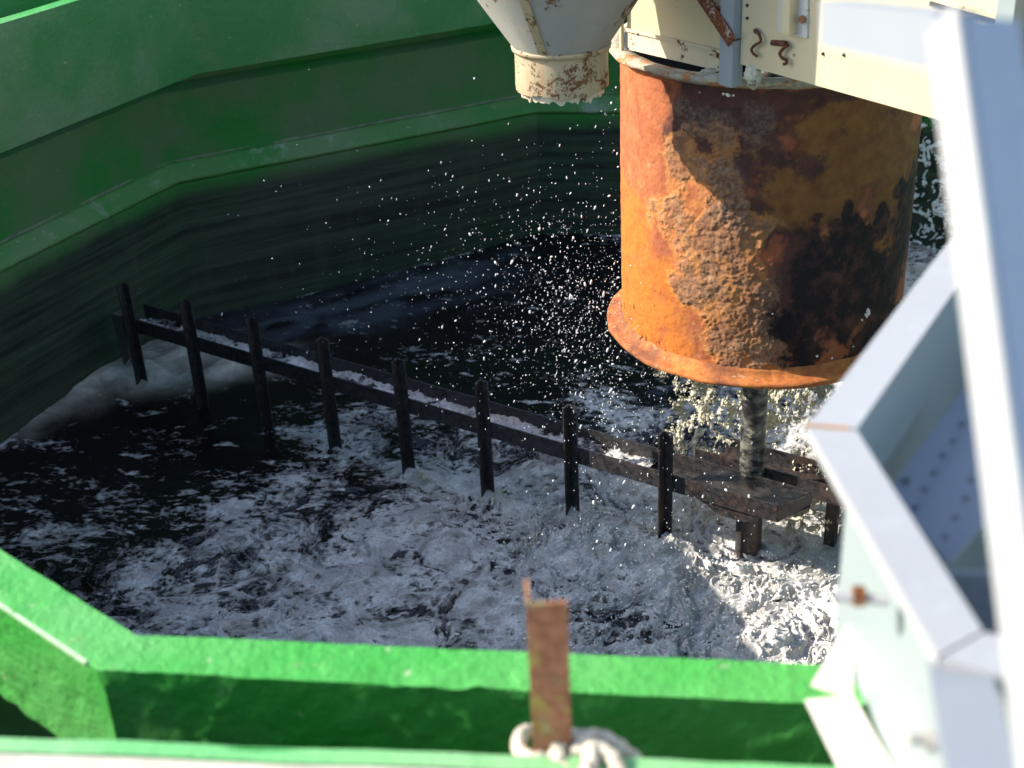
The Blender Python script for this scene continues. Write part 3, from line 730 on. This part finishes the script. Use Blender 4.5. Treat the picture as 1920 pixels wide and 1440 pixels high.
def jflange(amp, fr):
    def f(rr, zz, T):
        d = samp(f_mid[0], T * 0.6, rr * 2 + zz, 3.77 / fr * 1.0) * amp; return rr + d * (rr > 0.55), zz + samp(f_mid[1], T * 0.6, rr * 3, 3.77 / fr) * amp * 0.7
    return f


m = Mat('rusted_lower_flange')
na = m.noise(22, 8, 0.65); nb_ = m.noise(5, 5)
xs_ = m.sep()[0]
c = m.mix(m.ramp(na, 0.35, 0.65), (0.36, 0.10, 0.025), (0.58, 0.20, 0.045)); c = m.mix(m.ramp(nb_, 0.42, 0.6, 0, .85), c, (0.17, 0.062, 0.032)); c = m.mix(m.ramp(m.noise(40, 5), .62, .7, 0, .6), c, (.5, .33, .16))
M_flb = m.out(c, 0.8, normal=m.bump(na, 0.7, 0.008))
V, Fc = lathe([(0.522, DB + 0.05), (0.522, DB - 0.012), (0.590, DB - 0.013), (0.598, DB - 0.009), (0.598, DB + 0.004), (0.590, DB + 0.009), (0.572, DB + 0.013), (0.558, DB + 0.018), (0.549, DB + 0.032), (0.543, DB + 0.045), (0.538, DB + 0.046)], 360, SX, SY, True, jflange(0.0022, 2))
mesh_np('bottom_flange', V, Fc, M_flb, drum, smooth=True)
m = Mat('flaking_cream_rim')
na = m.noise(16, 8, 0.7); nb_ = m.noise(60, 5, .6)
c = m.mix(m.ramp(nb_, 0.3, 0.7), (0.28, 0.25, 0.19), (0.46, 0.40, 0.29)); c = m.mix(m.ramp(na, 0.50, 0.56), c, m.mix(m.ramp(nb_, .4, .6), (0.34, 0.14, 0.05), (0.5, 0.22, 0.08)))
M_flt = m.out(c, 0.85, normal=m.bump(m.math('ADD', na, nb_), 0.8, 0.006))
V, Fc = lathe([(0.522, DT - 0.03), (0.520, DT + 0.004), (0.552, DT + 0.006), (0.583, DT + 0.002), (0.586, DT - 0.010), (0.580, DT - 0.016), (0.556, DT - 0.018), (0.546, DT - 0.024), (0.541, DT - 0.032), (0.535, DT - 0.032)], 360, SX, SY, True, jflange(0.0022, 3))
mesh_np('top_flange', V, Fc, M_flt, drum, smooth=True)
# pale flecks stuck to the dark side
P = []; Rr = []
for x, y, r in [(1628, 585, .010), (1624, 592, .006), (1616, 600, .005), (1532, 668, .005), (1560, 672, .004), (1448, 588, .004), (1450, 640, .004), (1365, 178, .007), (1356, 176, .005), (1375, 179, .005), (1312, 173, .003), (1600, 650, .003)]:
    s_, z_ = drum_at(x, y, DR + .004); a = s_ / (DR + .004); P.append((SX + (DR + .004) * math.cos(a), SY + (DR + .004) * math.sin(a), z_)); Rr.append(r * .8)
V, Fc = blobs(np.array(P), np.array(Rr), rng.normal(size=(len(P), 3)) * .6, JV, JF, .12)
mesh_np('paint_fleck', V, Fc, simple('pale_fleck', (.8, .78, .7), .8), drum)['kind'] = 'stuff'

# ------------------------------------------------------------------ rake with its shaft
rake = empty('rotating_rake', (SX, SY, WZ - 0.6), 'black wet steel rake with its central shaft and two bladed arms above the foam', 'rake')
bm = bmesh.new(); add_cyl(bm, (SX, SY, WZ - 0.6), (SX, SY, -1.0), 0.052, 40)
bm_obj('shaft', bm, M_shaft, rake, smooth=False)
bm = bmesh.new(); add_cyl(bm, (SX, SY, WZ - 0.5), (SX, SY, -3.10), 0.056, 40)
bm_obj('hub_sleeve', bm, M_rake, rake)
ZT, ZB_ = -3.027, -3.108


def chan(sgn):
    """open channel arm in the rake frame, mirrored by sgn (180 degree turn)"""
    t = 0.007; A0, A1 = -3.62, 0.20
    bm = bmesh.new()
    def bxx(a0, a1, p0, p1, z0, z1, cut=0.0):
        vs = []
        for z in (z0, z1):
            for (a, p) in ((a0, p0), (a1, p0), (a1 + cut, p1), (a0, p1)): vs.append(bm.verts.new(V3(P2(sgn * a, sgn * p, z))))
        for f in ((0, 3, 2, 1), (4, 5, 6, 7), (0, 1, 5, 4), (1, 2, 6, 5), (2, 3, 7, 6), (3, 0, 4, 7)): bm.faces.new([vs[i] for i in f])
    bxx(A0, A1, -0.200, -0.200 + t, ZB_, ZT)                # front web
    bxx(A0, A1 + 0.08, -0.042, -0.042 + t, ZB_, ZT + 0.002)        # back web
    bxx(A0, A1, -0.200 + t, -0.042, ZB_ + 0.002, ZB_ + 0.010, 0.08)      # bottom plate
    bxx(A1, A1 + 0.006, -0.200, -0.193, ZB_, ZT)
    return bm


def cover(sgn):
    bm = bmesh.new(); q_ = [(-0.20, -0.192), (0.20, -0.192), (0.275, -0.044), (-0.12, -0.044)]
    add_plate(bm, [P2(sgn * a, sgn * p, ZT - .012) for a, p in q_], (0, 0, 1), .007); return bm


bm_obj('hub_cover', cover(1), M_wet, rake)
for sg in (1, -1): bm_obj('rake_arm', chan(sg), M_rake, rake, bevel=0.0015, seg=1)
bm = bmesh.new()
add_plate(bm, [P2(0.2, -0.2, ZT - .002), P2(0.283, -0.045, ZT - .002), P2(0.283, -0.045, ZB_ + .03), P2(0.2, -0.2, ZB_)], (e2[0], e2[1], 0), 0.006)
bm_obj('end_plate', bm, M_rake, rake)
bm = bmesh.new()
for p in (-0.188, 0.18):
    add_plate(bm, [P2(-0.17, p, ZB_ + .004), P2(0.13, p, ZB_ + .004), P2(0.06, p, ZB_ - .055), P2(-0.065, p, ZB_ - .055)], (n2v[0], n2v[1], 0), 0.008)
add_plate(bm, [P2(-0.05, -0.19, ZB_), P2(-0.05, 0.19, ZB_), P2(-0.05, 0.05, ZB_ - .075), P2(-0.05, -0.05, ZB_ - .075)], (e2[0], e2[1], 0), 0.008)
bm_obj('gusset', bm, M_rake, rake)


def picket(a, sgn, tw):
    bm = bmesh.new(); wd, t = 0.046, 0.006
    z0, z1 = WZ - 0.35, -2.815 + tw * 0.006
    lean = tw * 0.004
    def bxx(a0, a1, p0, p1):
        vs = []
        for z, l in ((z0, 0), (z1, lean)):
            for (aa, p) in ((a0, p0), (a1, p0), (a1, p1), (a0, p1)): vs.append(bm.verts.new(V3(P2(sgn * (aa + l), sgn * p, z))))
        for f in ((0, 3, 2, 1), (4, 5, 6, 7), (0, 1, 5, 4), (1, 2, 6, 5), (2, 3, 7, 6), (3, 0, 4, 7)): bm.faces.new([vs[i] for i in f])
    bxx(a - wd / 2, a - wd / 2 + t, -0.2015 - wd, -0.2015)              # leg standing off the web
    bxx(a - wd / 2 + t, a + wd / 2, -0.2015 - t, -0.2015)                # leg flat on the web
    return bm


random.seed(3)
for k in range(8):
    for sg in (1, -1): bm_obj('picket', picket(-0.288 - 0.463 * k, sg, random.uniform(-1, 1)), M_rake, rake, bevel=0.0012, seg=1)
# bent end bracket at the rake tip
bm = bmesh.new()
add_plate(bm, [P2(-3.72, -.19, -3.04), P2(-3.62, -.19, -3.04), P2(-3.64, -.19, -3.30), P2(-3.70, -.19, -3.36)], (n2v[0], n2v[1], 0), .005)
add_plate(bm, [P2(-3.72, -.185, -3.045), P2(-3.72, -.06, -3.045), P2(-3.70, -.07, -3.28), P2(-3.70, -.14, -3.36)], (e2[0], e2[1], 0), .005)
bm_obj('tip_bracket', bm, painted('scaled_bracket_steel', (0.11, 0.11, 0.10), .3, rustc=(.04, .03, .03)), rake)

# foam lying in the arm channel
L = np.linspace(-3.6, -0.42, 500); Wd = np.linspace(-0.1925, -0.0425, 26); LL, WW = np.meshgrid(L, Wd)
hz = -3.088 + 0.008 * samp(f_mid[0], LL, WW, 1.3) + 0.004 * samp(f_fine[0], LL, WW, 1.0)
V = np.stack([SX + e2[0] * LL + n2v[0] * WW, SY + e2[1] * LL + n2v[1] * WW, hz], -1).reshape(-1, 3)
i = np.arange(25)[:, None]; j = np.arange(499)[None]; Fc = np.stack([i * 500 + j, i * 500 + j + 1, (i + 1) * 500 + j + 1, (i + 1) * 500 + j], -1).reshape(-1, 4)
fa = 0.75 * samp(f_mid[1], LL * .6, WW, 1.6) + 1.4 + 0.5 * samp(f_fine[1], LL * .7, WW, .9) * .6
o = mesh_np('channel_foam', V, Fc, M_water, smooth=True, attrs={'foam': fa, 'mound': fa * 0, 'film': fa * 0})
tag(o, 'strip of pale foamy water lying inside the long rake arm', 'foam', kind='stuff')

# ------------------------------------------------------------------ hopper spout (upper middle)
HX, HY = 0.214, 4.28
hop = empty('metal_hopper', (HX, HY, -1.22), 'grey and cream steel cone hopper with rusty round spout hanging left of the drum', 'hopper')


def jsp(rr, zz, T):
    low = (zz < -1.205); d = samp(f_mid[2], T, rr, 4.0) * 0.0035
    return rr + samp(f_smooth[0], T, zz, 6.283) * 0.0012, zz + np.where(low, d, 0)


V, Fc = lathe([(0.140, -1.08), (0.143, -1.20), (0.146, -1.218), (0.1505, -1.216), (0.1515, -1.20), (0.150, -1.14), (0.1505, -1.085)], 140, HX, HY, True, jsp)
mesh_np('spout', V, Fc, M_creamrust, hop, smooth=False)
V, Fc = lathe([(0.118, -1.19), (0.118, -1.232), (0.136, -1.236), (0.1385, -1.212), (0.139, -1.19)], 90, HX, HY, True, lambda rr, zz, T: (rr, zz + np.where(zz < -1.23, samp(f_fine[0], T, rr, 5.) * .005, 0)))
mesh_np('spout_lip', V, Fc, painted('flaky_lip', (.62, .54, .40), .5, scale=2), hop)
V, Fc = lathe([(0.1505, -1.083), (0.157, -1.086), (0.158, -1.078), (0.30, -0.872), (0.302, -0.862), (0.296, -0.862), (0.152, -1.074)], 14, HX, HY, True)
o = mesh_np('cone', V, Fc, painted('hopper_grey_paint', (0.29, 0.285, 0.25), rust=0.42, rustc=(0.24, 0.12, 0.06), scale=1.5, drips=.7, stain=(.42, .33, .2)), hop)
V, Fc = lathe([(0.302, -0.859), (0.302, -0.20), (0.31, -0.19), (0.31, -0.15), (0.29, -0.15), (0.29, -0.859)], 14, HX, HY, True)
mesh_np('hopper_body', V, Fc, M_creamrust, hop)
V, Fc = lathe([(0.158, -1.072), (0.162, -1.078), (0.160, -1.09), (0.151, -1.09)], 100, HX, HY, True)
mesh_np('weld_bead', V, Fc, M_creamrust, hop, smooth=True)
bm = bmesh.new(); a = R_(246)
add_beam(bm, (HX + .1605 * math.cos(a), HY + .1605 * math.sin(a), -1.07), (HX + .302 * math.cos(a), HY + .302 * math.sin(a), -.868), .028, .004, (-math.sin(a), math.cos(a), 0))
bm_obj('seam_strip', bm, M_creamrust, hop)

# ------------------------------------------------------------------ steel bridge above the drum
BA = R_(-57); eb = np.array([math.cos(BA), math.sin(BA)]); nb2 = np.array([-eb[1], eb[0]])   # nb2 points away from the camera
Q0 = np.array([0.758, 4.172]); Q0l = (Q0 @ eb)


def pb(x, y, off=0.0):
    r = ray(x, y); c = Q0 + nb2 * off; t = (c @ nb2) / (r[:2] @ nb2); return r * t


def onb(a, z, off=0.0):
    q = Q0 + eb * a + nb2 * off; return np.array([q[0], q[1], z])


def bplate(bm, px, off, th=0.006):
    add_plate(bm, [pb(x, y, off) for x, y in px], (nb2[0], nb2[1], 0), th)


bridge = empty('steel_bridge', (Q0[0], Q0[1], DT), 'cream painted sheet steel bridge beam crossing above the rusty drum', 'bridge')
aL = (pb(1168, 90)[:2] - Q0) @ eb
bm = bmesh.new()
add_plate(bm, [onb(aL, -1.135 - .005, .02), onb(-.03, -1.125, .02), onb(-.03, -.2, .02), onb(aL, -.2, .02)], (nb2[0], nb2[1], 0), .006)
bm_obj('side_panel', bm, M_cream, bridge)
bm = bmesh.new()
add_plate(bm, [onb(aL + .005, -1.203, .012), onb(-.028, -1.183, .012), onb(-.028, -1.118, .012), onb(aL + .005, -1.133, .012)], (nb2[0], nb2[1], 0), .006)
add_beam(bm, onb(aL + .01, -1.133, .008), onb(-.03, -1.118, .008), .01, .008, (0, 0, 1))
bm_obj('lower_flashing', bm, painted('flaking_flashing', (0.58, 0.52, 0.38), .55, scale=1.6, drips=.6), bridge)
bm = bmesh.new()
add_plate(bm, [onb(.034, -1.135, -.012), onb(1.9, -1.138, -.012), onb(1.9, -.2, -.012), onb(.034, -.2, -.012)], (nb2[0], nb2[1], 0), .008)
bm_obj('side_panel', bm, M_cream, bridge, bevel=.0015, seg=1)
bm = bmesh.new()
add_plate(bm, [onb(.0, -1.10, .55), onb(1.9, -1.10, .55), onb(1.9, -.2, .55), onb(.0, -.2, .55)], (nb2[0], nb2[1], 0), .008)
add_plate(bm, [onb(-.45, -.19, -.02), onb(1.9, -.19, -.02), onb(1.9, -.19, .56), onb(-.45, -.19, .56)], (0, 0, 1), .01)
bm_obj('deck', bm, M_cream, bridge)
bm = bmesh.new(); add_beam(bm, onb(0, -1.206, -.02), onb(0, -.2, -.02), .060, .045, (eb[0], eb[1], 0))
bm_obj('post', bm, M_grey, bridge, bevel=.003)
bm = bmesh.new(); add_beam(bm, onb(aL - .008, -1.206, 0.0), onb(aL - .008, -.2, 0.0), .012, .012, (eb[0], eb[1], 0))
bm_obj('post', bm, M_cream, bridge)
for p in (onb(-.5, -1.206, .8), onb(.35, -1.206, .9)):
    bm = bmesh.new(); add_beam(bm, p, (p[0], p[1], -.2), .05, .05, (eb[0], eb[1], 0)); bm_obj('post', bm, M_grey, bridge)
bm = bmesh.new()
a0 = pb(1372, 78, -.05); a1 = pb(1290, -45, -.05); add_beam(bm, a0, a1, .004, .046, (nb2[0], nb2[1], 0)); add_beam(bm, a0 + np.array([nb2[0], nb2[1], 0]) * .02, a1 + np.array([nb2[0], nb2[1], 0]) * .02, .036, .004, (nb2[0], nb2[1], 0))
bm_obj('brace', bm, painted('flaking_rust_brace', (0.45, 0.38, 0.30), rust=1.15, rustc=(0.21, 0.07, 0.03), scale=4), bridge)
bm = bmesh.new(); svn = np.array(sv); add_beam(bm, pb(1204, -30) + svn * .46, pb(1270, 112) + svn * .40, .012, .02, (nb2[0], nb2[1], 0))  # strut added behind the cone to cast a slanting shadow on the panel
bm_obj('shadow_strut', bm, M_grey, hop)
# crusted mortar lumps at the post foot
for x, y, s_, ov in ((1412, 140, .026, (1.0, .8, 1.5)), (1342, 146, .02, (1.6, .8, .7)), (1330, 134, .014, (1.8, .6, .8))):
    bm = bmesh.new(); bmesh.ops.create_icosphere(bm, subdivisions=4, radius=1)
    c_ = V3(pb(x, y, -.005))
    for v in bm.verts:
        d = 1 + .35 * mnoise.noise(v.co * 2.3 + c_ * 9) + .18 * mnoise.noise(v.co * 7); v.co = Vector((v.co.x * ov[0], v.co.y * ov[1], v.co.z * ov[2])) * d * s_ + c_
    bm_obj('mortar_lump', bm, painted('crusty_mortar', (.5, .47, .38), .4, scale=4, drips=0), bridge, smooth=True)


M_hook = simple('dark_rust_hook', (.10, .035, .02), .85, .5, 60, .5)


def hook(pts, r=.0065):
    V, Fc = tube([pb(x, y, -.03) for x, y in pts], r, 8); return V, Fc


V, Fc = hook([(1417, 58), (1424, 66), (1426, 78), (1416, 84), (1409, 92), (1412, 100), (1420, 106)], .0045); mesh_np('hook', V, Fc, M_hook, bridge, smooth=True)
V, Fc = hook([(1478, 84), (1468, 92), (1462, 100), (1466, 108), (1474, 113), (1474, 119), (1469, 120)], .005)
o = mesh_np('hook', V, Fc, M_hook, bridge, smooth=True)
bm = bmesh.new(); add_cyl(bm, pb(1448, 80, -.03), pb(1474, 82, -.03), .009, 12); bm_obj('hook_rod', bm, M_hook, bridge)
bm = bmesh.new(); add_cyl(bm, pb(1417, 58, -.03), pb(1417, 58, .0), .008, 12); bm_obj('hook_stud', bm, M_hook, bridge)
bm = bmesh.new()
bm.free()
for x, y in ((1401, 10), (1401, 34), (1543, 101), (1582, 103)):
    bm = bmesh.new(); add_cyl(bm, pb(x, y, -.016), pb(x, y, -.011), .005, 12); bm_obj('bolt', bm, M_dark, bridge)
bm = bmesh.new(); bplate(bm, [(1458, 60), (1513, 72), (1517, -70), (1462, -70)], -.018, .006)
bm_obj('cover_plate', bm, painted('grey_cover_paint', (.50, .50, .47), .15), bridge, bevel=.001, seg=1)
bm = bmesh.new(); add_beam(bm, pb(1480, 62, -.035), pb(1484, -70, -.035), .03, .034, (eb[0], eb[1], 0)); bm_obj('cable_duct', bm, M_cream, bridge, bevel=.002)
bm = bmesh.new(); add_cyl(bm, pb(1503, 36, -.034), pb(1503, 36, -.019), .0115, 6); bm_obj('nut', bm, M_rust, bridge, bevel=.001, seg=1)
# vertical stiffener and gap further along the side
bm = bmesh.new(); add_beam(bm, onb(1.03, -1.16, -.06), onb(1.03, -.2, -.06), .05, .05, (eb[0], eb[1], 0)); bm_obj('post', bm, M_mint, bridge)
bm = bmesh.new(); add_beam(bm, pb(1745, 6, -.014), pb(1960, 66, -.014), .01, .012, (0, 0, 1)); bm_obj('seam_gap', bm, M_dark, bridge)

# ------------------------------------------------------------------ foreground chute (right)
ZC = -0.75
chute = empty('sheet_metal_chute', (0.6, 1.2, -1.35), 'pale blue grey sheet metal chute with wide flanged mouth at the right foreground', 'chute')
outer = [np.array(p) for p in ((0.346, 0.869), (0.321, 1.259), (0.672, 1.815), (1.15, 1.83), (1.36, 1.26), (1.20, 0.80), (0.60, 0.72))]
inner = offset(outer, 0.05) if False else None
cen = np.mean(outer, axis=0)


def inset(poly, d):
    o = offset(poly, d); 
    return o if np.linalg.norm(o[0] - cen) < np.linalg.norm(poly[0] - cen) else offset(poly, -d)


inn = inset(outer, 0.050)
bm = bmesh.new()
n_ = len(outer)
def side(bm, i, A, B, zA, zB, th=.004):
    """quad strip piece between A[i]->A[i+1] (zA) and B (zB)"""
    j = (i + 1) % n_
    P_ = [(*A[i], zA), (*A[j], zA), (*B[j], zB), (*B[i], zB)]
    nn = (V3(P_[1]) - V3(P_[0])).cross(V3(P_[3]) - V3(P_[0])).normalized(); add_plate(bm, P_, nn, th)


for i in range(n_):
    bmf = bmesh.new(); gap = 0.0018
    A_, B_ = outer[i], outer[(i + 1) % n_]; C_, D_ = inn[(i + 1) % n_], inn[i]
    u = (B_ - A_) / np.linalg.norm(B_ - A_) * gap
    add_plate(bmf, [(*(A_ + u), ZC), (*(B_ - u), ZC), (*(C_ - u), ZC), (*(D_ + u), ZC)], (0, 0, -1), .006)
    add_plate(bmf, [(*(A_ + u), ZC - .006), (*(B_ - u), ZC - .006), (*(B_ - u), ZC - .016), (*(A_ + u), ZC - .016)], (*(cen - (A_ + B_) / 2), 0), .004)
    bm_obj('flange', bmf, M_white, chute, bevel=.002, seg=2)
ZM, ZL = -1.035, -1.36
low = [cen + (p - cen) * 0.62 for p in inn]
bm = bmesh.new(); bm2 = bmesh.new()
for i in range(n_):
    side(bm, i, inn, inn, ZC - .007, ZM); side(bm2, i, inn, low, ZM - .001, ZL)
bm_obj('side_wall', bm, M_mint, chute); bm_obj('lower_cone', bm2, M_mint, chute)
# perforated sloping inner sheet
bm = bmesh.new()
fl = [atd(1806, 735, 1.84), atd(1668, 925, 1.60), atd(1778, 1062, 1.50), atd(1990, 1062, 1.42), atd(2050, 735, 1.72)]
nn = (V3(fl[1]) - V3(fl[0])).cross(V3(fl[3]) - V3(fl[0])).normalized()
add_plate(bm, [p for p in (fl[0], fl[1], fl[2])] + [fl[0] + (fl[2] - fl[1]) * 1.3 + (fl[0] - fl[1]) * .0], nn, .004)
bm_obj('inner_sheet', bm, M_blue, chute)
pn = nn; M_riv = simple('dull_rivet', (.15, .165, .185), .6)
for x, y in ((1804, 800), (1788, 832), (1769, 859), (1752, 892), (1734, 922), (1717, 957), (1822, 905), (1812, 940), (1793, 975), (1773, 1012), (1700, 905)):
    r = V3(ray(x, y)); t = V3(fl[0]).dot(pn) / r.dot(pn); c_ = r * t
    sgn = -1 if pn.dot(r) > 0 else 1
    bm = bmesh.new(); add_cyl(bm, c_ + pn * sgn * .002, c_ + pn * sgn * .0055, .0045, 14); bm_obj('rivet', bm, M_riv, chute)
bm = bmesh.new(); c0 = atd(1740, 1075, 1.40); c1 = atd(1990, 1075, 1.40)
add_plate(bm, [c0, c1, c1 + np.array([0, -.02, -.15]), c0 + np.array([.04, -.02, -.15])], (0, 1, 0), .004)
bm_obj('inner_lip', bm, simple('grey_lip', (.33, .33, .34), .6), chute)
# rust line at the mitre and the turned-down leg of the mouth
bm = bmesh.new(); add_beam(bm, (*(outer[1] + (inn[1] - outer[1]) * -.03), ZC + .0005), (*(outer[1] + (inn[1] - outer[1]) * .85), ZC + .0005), .005, .002, (0, 1, 0))
bm_obj('rust_line', bm, simple('orange_rust', (.38, .17, .06), .9), chute)
bm = bmesh.new(); l0 = V3((*((outer[0] + inn[0]) / 2), ZC - .03)); l1 = V3(atd(1850, 1520, 1.04)); add_beam(bm, l0, l1, .05, .03, (1, .12, 0))
bm_obj('leg', bm, M_blue, chute, bevel=.003)
bm = bmesh.new(); p = V3(atd(1606, 1118, 1.40)); add_cyl(bm, p + Vector((-.022, .005, -.002)), p + Vector((.03, -.01, .0)), .0055, 12); bm_obj('bolt', bm, M_white, chute)
bm = bmesh.new(); add_cyl(bm, p + Vector((-.004, .001, 0)), p + Vector((.008, -.001, 0)), .0115, 6); bm_obj('nut', bm, painted('rust_nut', (.4, .2, .1), .8, scale=4), chute)
bm = bmesh.new(); p = V3(atd(1750, 1390, 1.17)); add_cyl(bm, p + Vector((-.022, 0, .004)), p + Vector((.02, 0, 0)), .005, 12); add_cyl(bm, p + Vector((-.006, 0, 0)), p + Vector((.012, 0, 0)), .010, 6); bm_obj('bolt', bm, simple('dull_bolt', (.4, .38, .34), .6), chute)

# cream bracket plates beside the chute
for nm, px, d, lb in (('bracket_plate', [(1600, 1150), (1519, 1286), (1600, 1312)], 1.60, 'triangular cream plate pointing left above the green notch beside the chute'),
                      ('bracket_plate', [(1508, 1312), (1600, 1303), (1700, 1480), (1590, 1480)], 1.56, 'slanting cream plate below the green notch at the foot of the chute')):
    bm = bmesh.new(); pts = [atd(x, y, d) for x, y in px]
    nn = (V3(pts[1]) - V3(pts[0])).cross(V3(pts[2]) - V3(pts[0])).normalized(); nn = nn if nn.dot(V3(pts[0])) > 0 else -nn
    c0 = V3(pts[0]); pts = [np.array(pts[0])] + [np.array(ray(x, y)) * (c0.dot(nn) / V3(ray(x, y)).dot(nn)) for x, y in px[1:]]
    add_plate(bm, pts, nn, .008)
    o = bm_obj(nm, bm, painted('cream_plate_paint', (.74, .68, .58), .08), None, bevel=.001, seg=1); tag(o, lb, 'plate', 'cream plates beside the chute')

# ------------------------------------------------------------------ foreground handrail frame
M_blue2 = painted('handrail_shade_blue', (0.19, 0.245, 0.315), rust=0.03, drips=.3, stain=(.2, .3, .36), rough=.4)  # blue of the post's shaded face, painted over the whole post
rail = empty('handrail', tuple(atd(1900, 1500, .86)), 'blurred white square tube handrail with blue shaded side at the right edge', 'handrail')
pA = V3(atd(1831, 64, 1.02)); pB = V3(atd(2032, 1560, .90))
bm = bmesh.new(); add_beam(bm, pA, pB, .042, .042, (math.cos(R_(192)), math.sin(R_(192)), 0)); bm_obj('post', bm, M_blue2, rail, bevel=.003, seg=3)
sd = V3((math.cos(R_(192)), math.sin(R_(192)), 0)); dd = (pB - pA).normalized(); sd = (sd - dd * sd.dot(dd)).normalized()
bm = bmesh.new(); add_beam(bm, pA + sd * .0235 + dd * -.01, pB + sd * .0235, .004, .043, sd); bm_obj('sunlit_face', bm, M_white, rail, bevel=.0015, seg=2)  # white sheet added to the post as its sunlit face
bm = bmesh.new(); pC = V3(atd(1566, 42, 1.38)); add_beam(bm, V3(atd(1795, 78, 1.06)), pC, .042, .03, (0, 0, 1)); bm_obj('rail', bm, painted('rail_grey_white', (.24, .26, .29), .04, stain=(.2, .27, .26), drips=.8), rail, bevel=.004, seg=3)

# ------------------------------------------------------------------ rusty angle post and rope
pd = 1.66
_r = ray(1030, 1132); b0 = _r * (1.185 / _r[1]); zt = b0[2]
o = None
bm = bmesh.new(); wA, tA = .0425, .005
x0 = b0[0] - .0225; y0 = b0[1]
def pbx(bm, x0, x1, y0, y1, z0, z1, lean=0.0):
    vs = [bm.verts.new((x + (lean if z == z1 else 0), y, z)) for z in (z0, z1) for x, y in ((x0, y0), (x1, y0), (x1, y1), (x0, y1))]
    for f in ((0, 3, 2, 1), (4, 5, 6, 7), (0, 1, 5, 4), (1, 2, 6, 5), (2, 3, 7, 6), (3, 0, 4, 7)): bm.faces.new([vs[i] for i in f])
pbx(bm, x0 - .004, x0 + tA - .004, y0, y0 + .045, ZW - .02, zt + .002)
pbx(bm, x0 + tA - .004, x0 + wA, y0, y0 + tA, ZW - .02, zt)
ang = bm_obj('angle_post', bm, M_post, None, bevel=.001, seg=1)
tag(ang, 'short rusty angle iron post with yellow paint remains standing at the near rim', 'post')
zr = ZW + .045
def rp(x, y, d): return atd(x, y, d)
pts = [rp(1046, 1411, 1.66), rp(1010, 1424, 1.64), rp(978, 1414, 1.66), rp(974, 1387, 1.72), rp(990, 1371, 1.78), rp(1040, 1371, 1.79), rp(1075, 1389, 1.72), rp(1060, 1405, 1.66), rp(1052, 1421, 1.645), rp(1062, 1449, 1.62), rp(1075, 1484, 1.60)]
V1, F1 = tube(pts, .0090, 14, twist=110)
pts = [rp(1052, 1434, 1.63), rp(1046, 1401, 1.64), rp(1068, 1383, 1.65), rp(1100, 1387, 1.64), rp(1112, 1409, 1.62), rp(1104, 1439, 1.61), rp(1090, 1479, 1.60)]
V2, F2 = tube(pts, .0100, 14, twist=110)
pts = [rp(1085, 1399, 1.67), rp(1115, 1383, 1.66), rp(1145, 1393, 1.65), rp(1170, 1411, 1.65), rp(1192, 1429, 1.65), rp(1206, 1443, 1.65)]
V3_, F3 = tube(pts, .0105, 14, twist=110)
pts = [rp(1075, 1409, 1.64), rp(1110, 1401, 1.63), rp(1140, 1414, 1.62), rp(1158, 1437, 1.61), rp(1170, 1479, 1.60)]
V4, F4 = tube(pts, .0095, 14, twist=110)
VV = [V1, V2, V3_, V4]; FF = []; off = 0
for v, f in zip(VV, (F1, F2, F3, F4)): FF.append(f + off); off += len(v)
m = Mat('old_rope'); n1 = m.noise(120, 5); n0 = m.noise(12, 4)
c = m.mix(m.ramp(n1, .3, .7), (.42, .36, .27), (.68, .62, .50)); c = m.mix(m.ramp(n0, .5, .7, 0, .5), c, (.34, .28, .2))
M_rope = m.out(c, .9, normal=m.bump(n1, .8, .004))
tag(mesh_np('rope', np.vstack(VV), np.vstack(FF), M_rope, smooth=True), 'thick off-white rope knotted round the foot of the rusty post', 'rope')
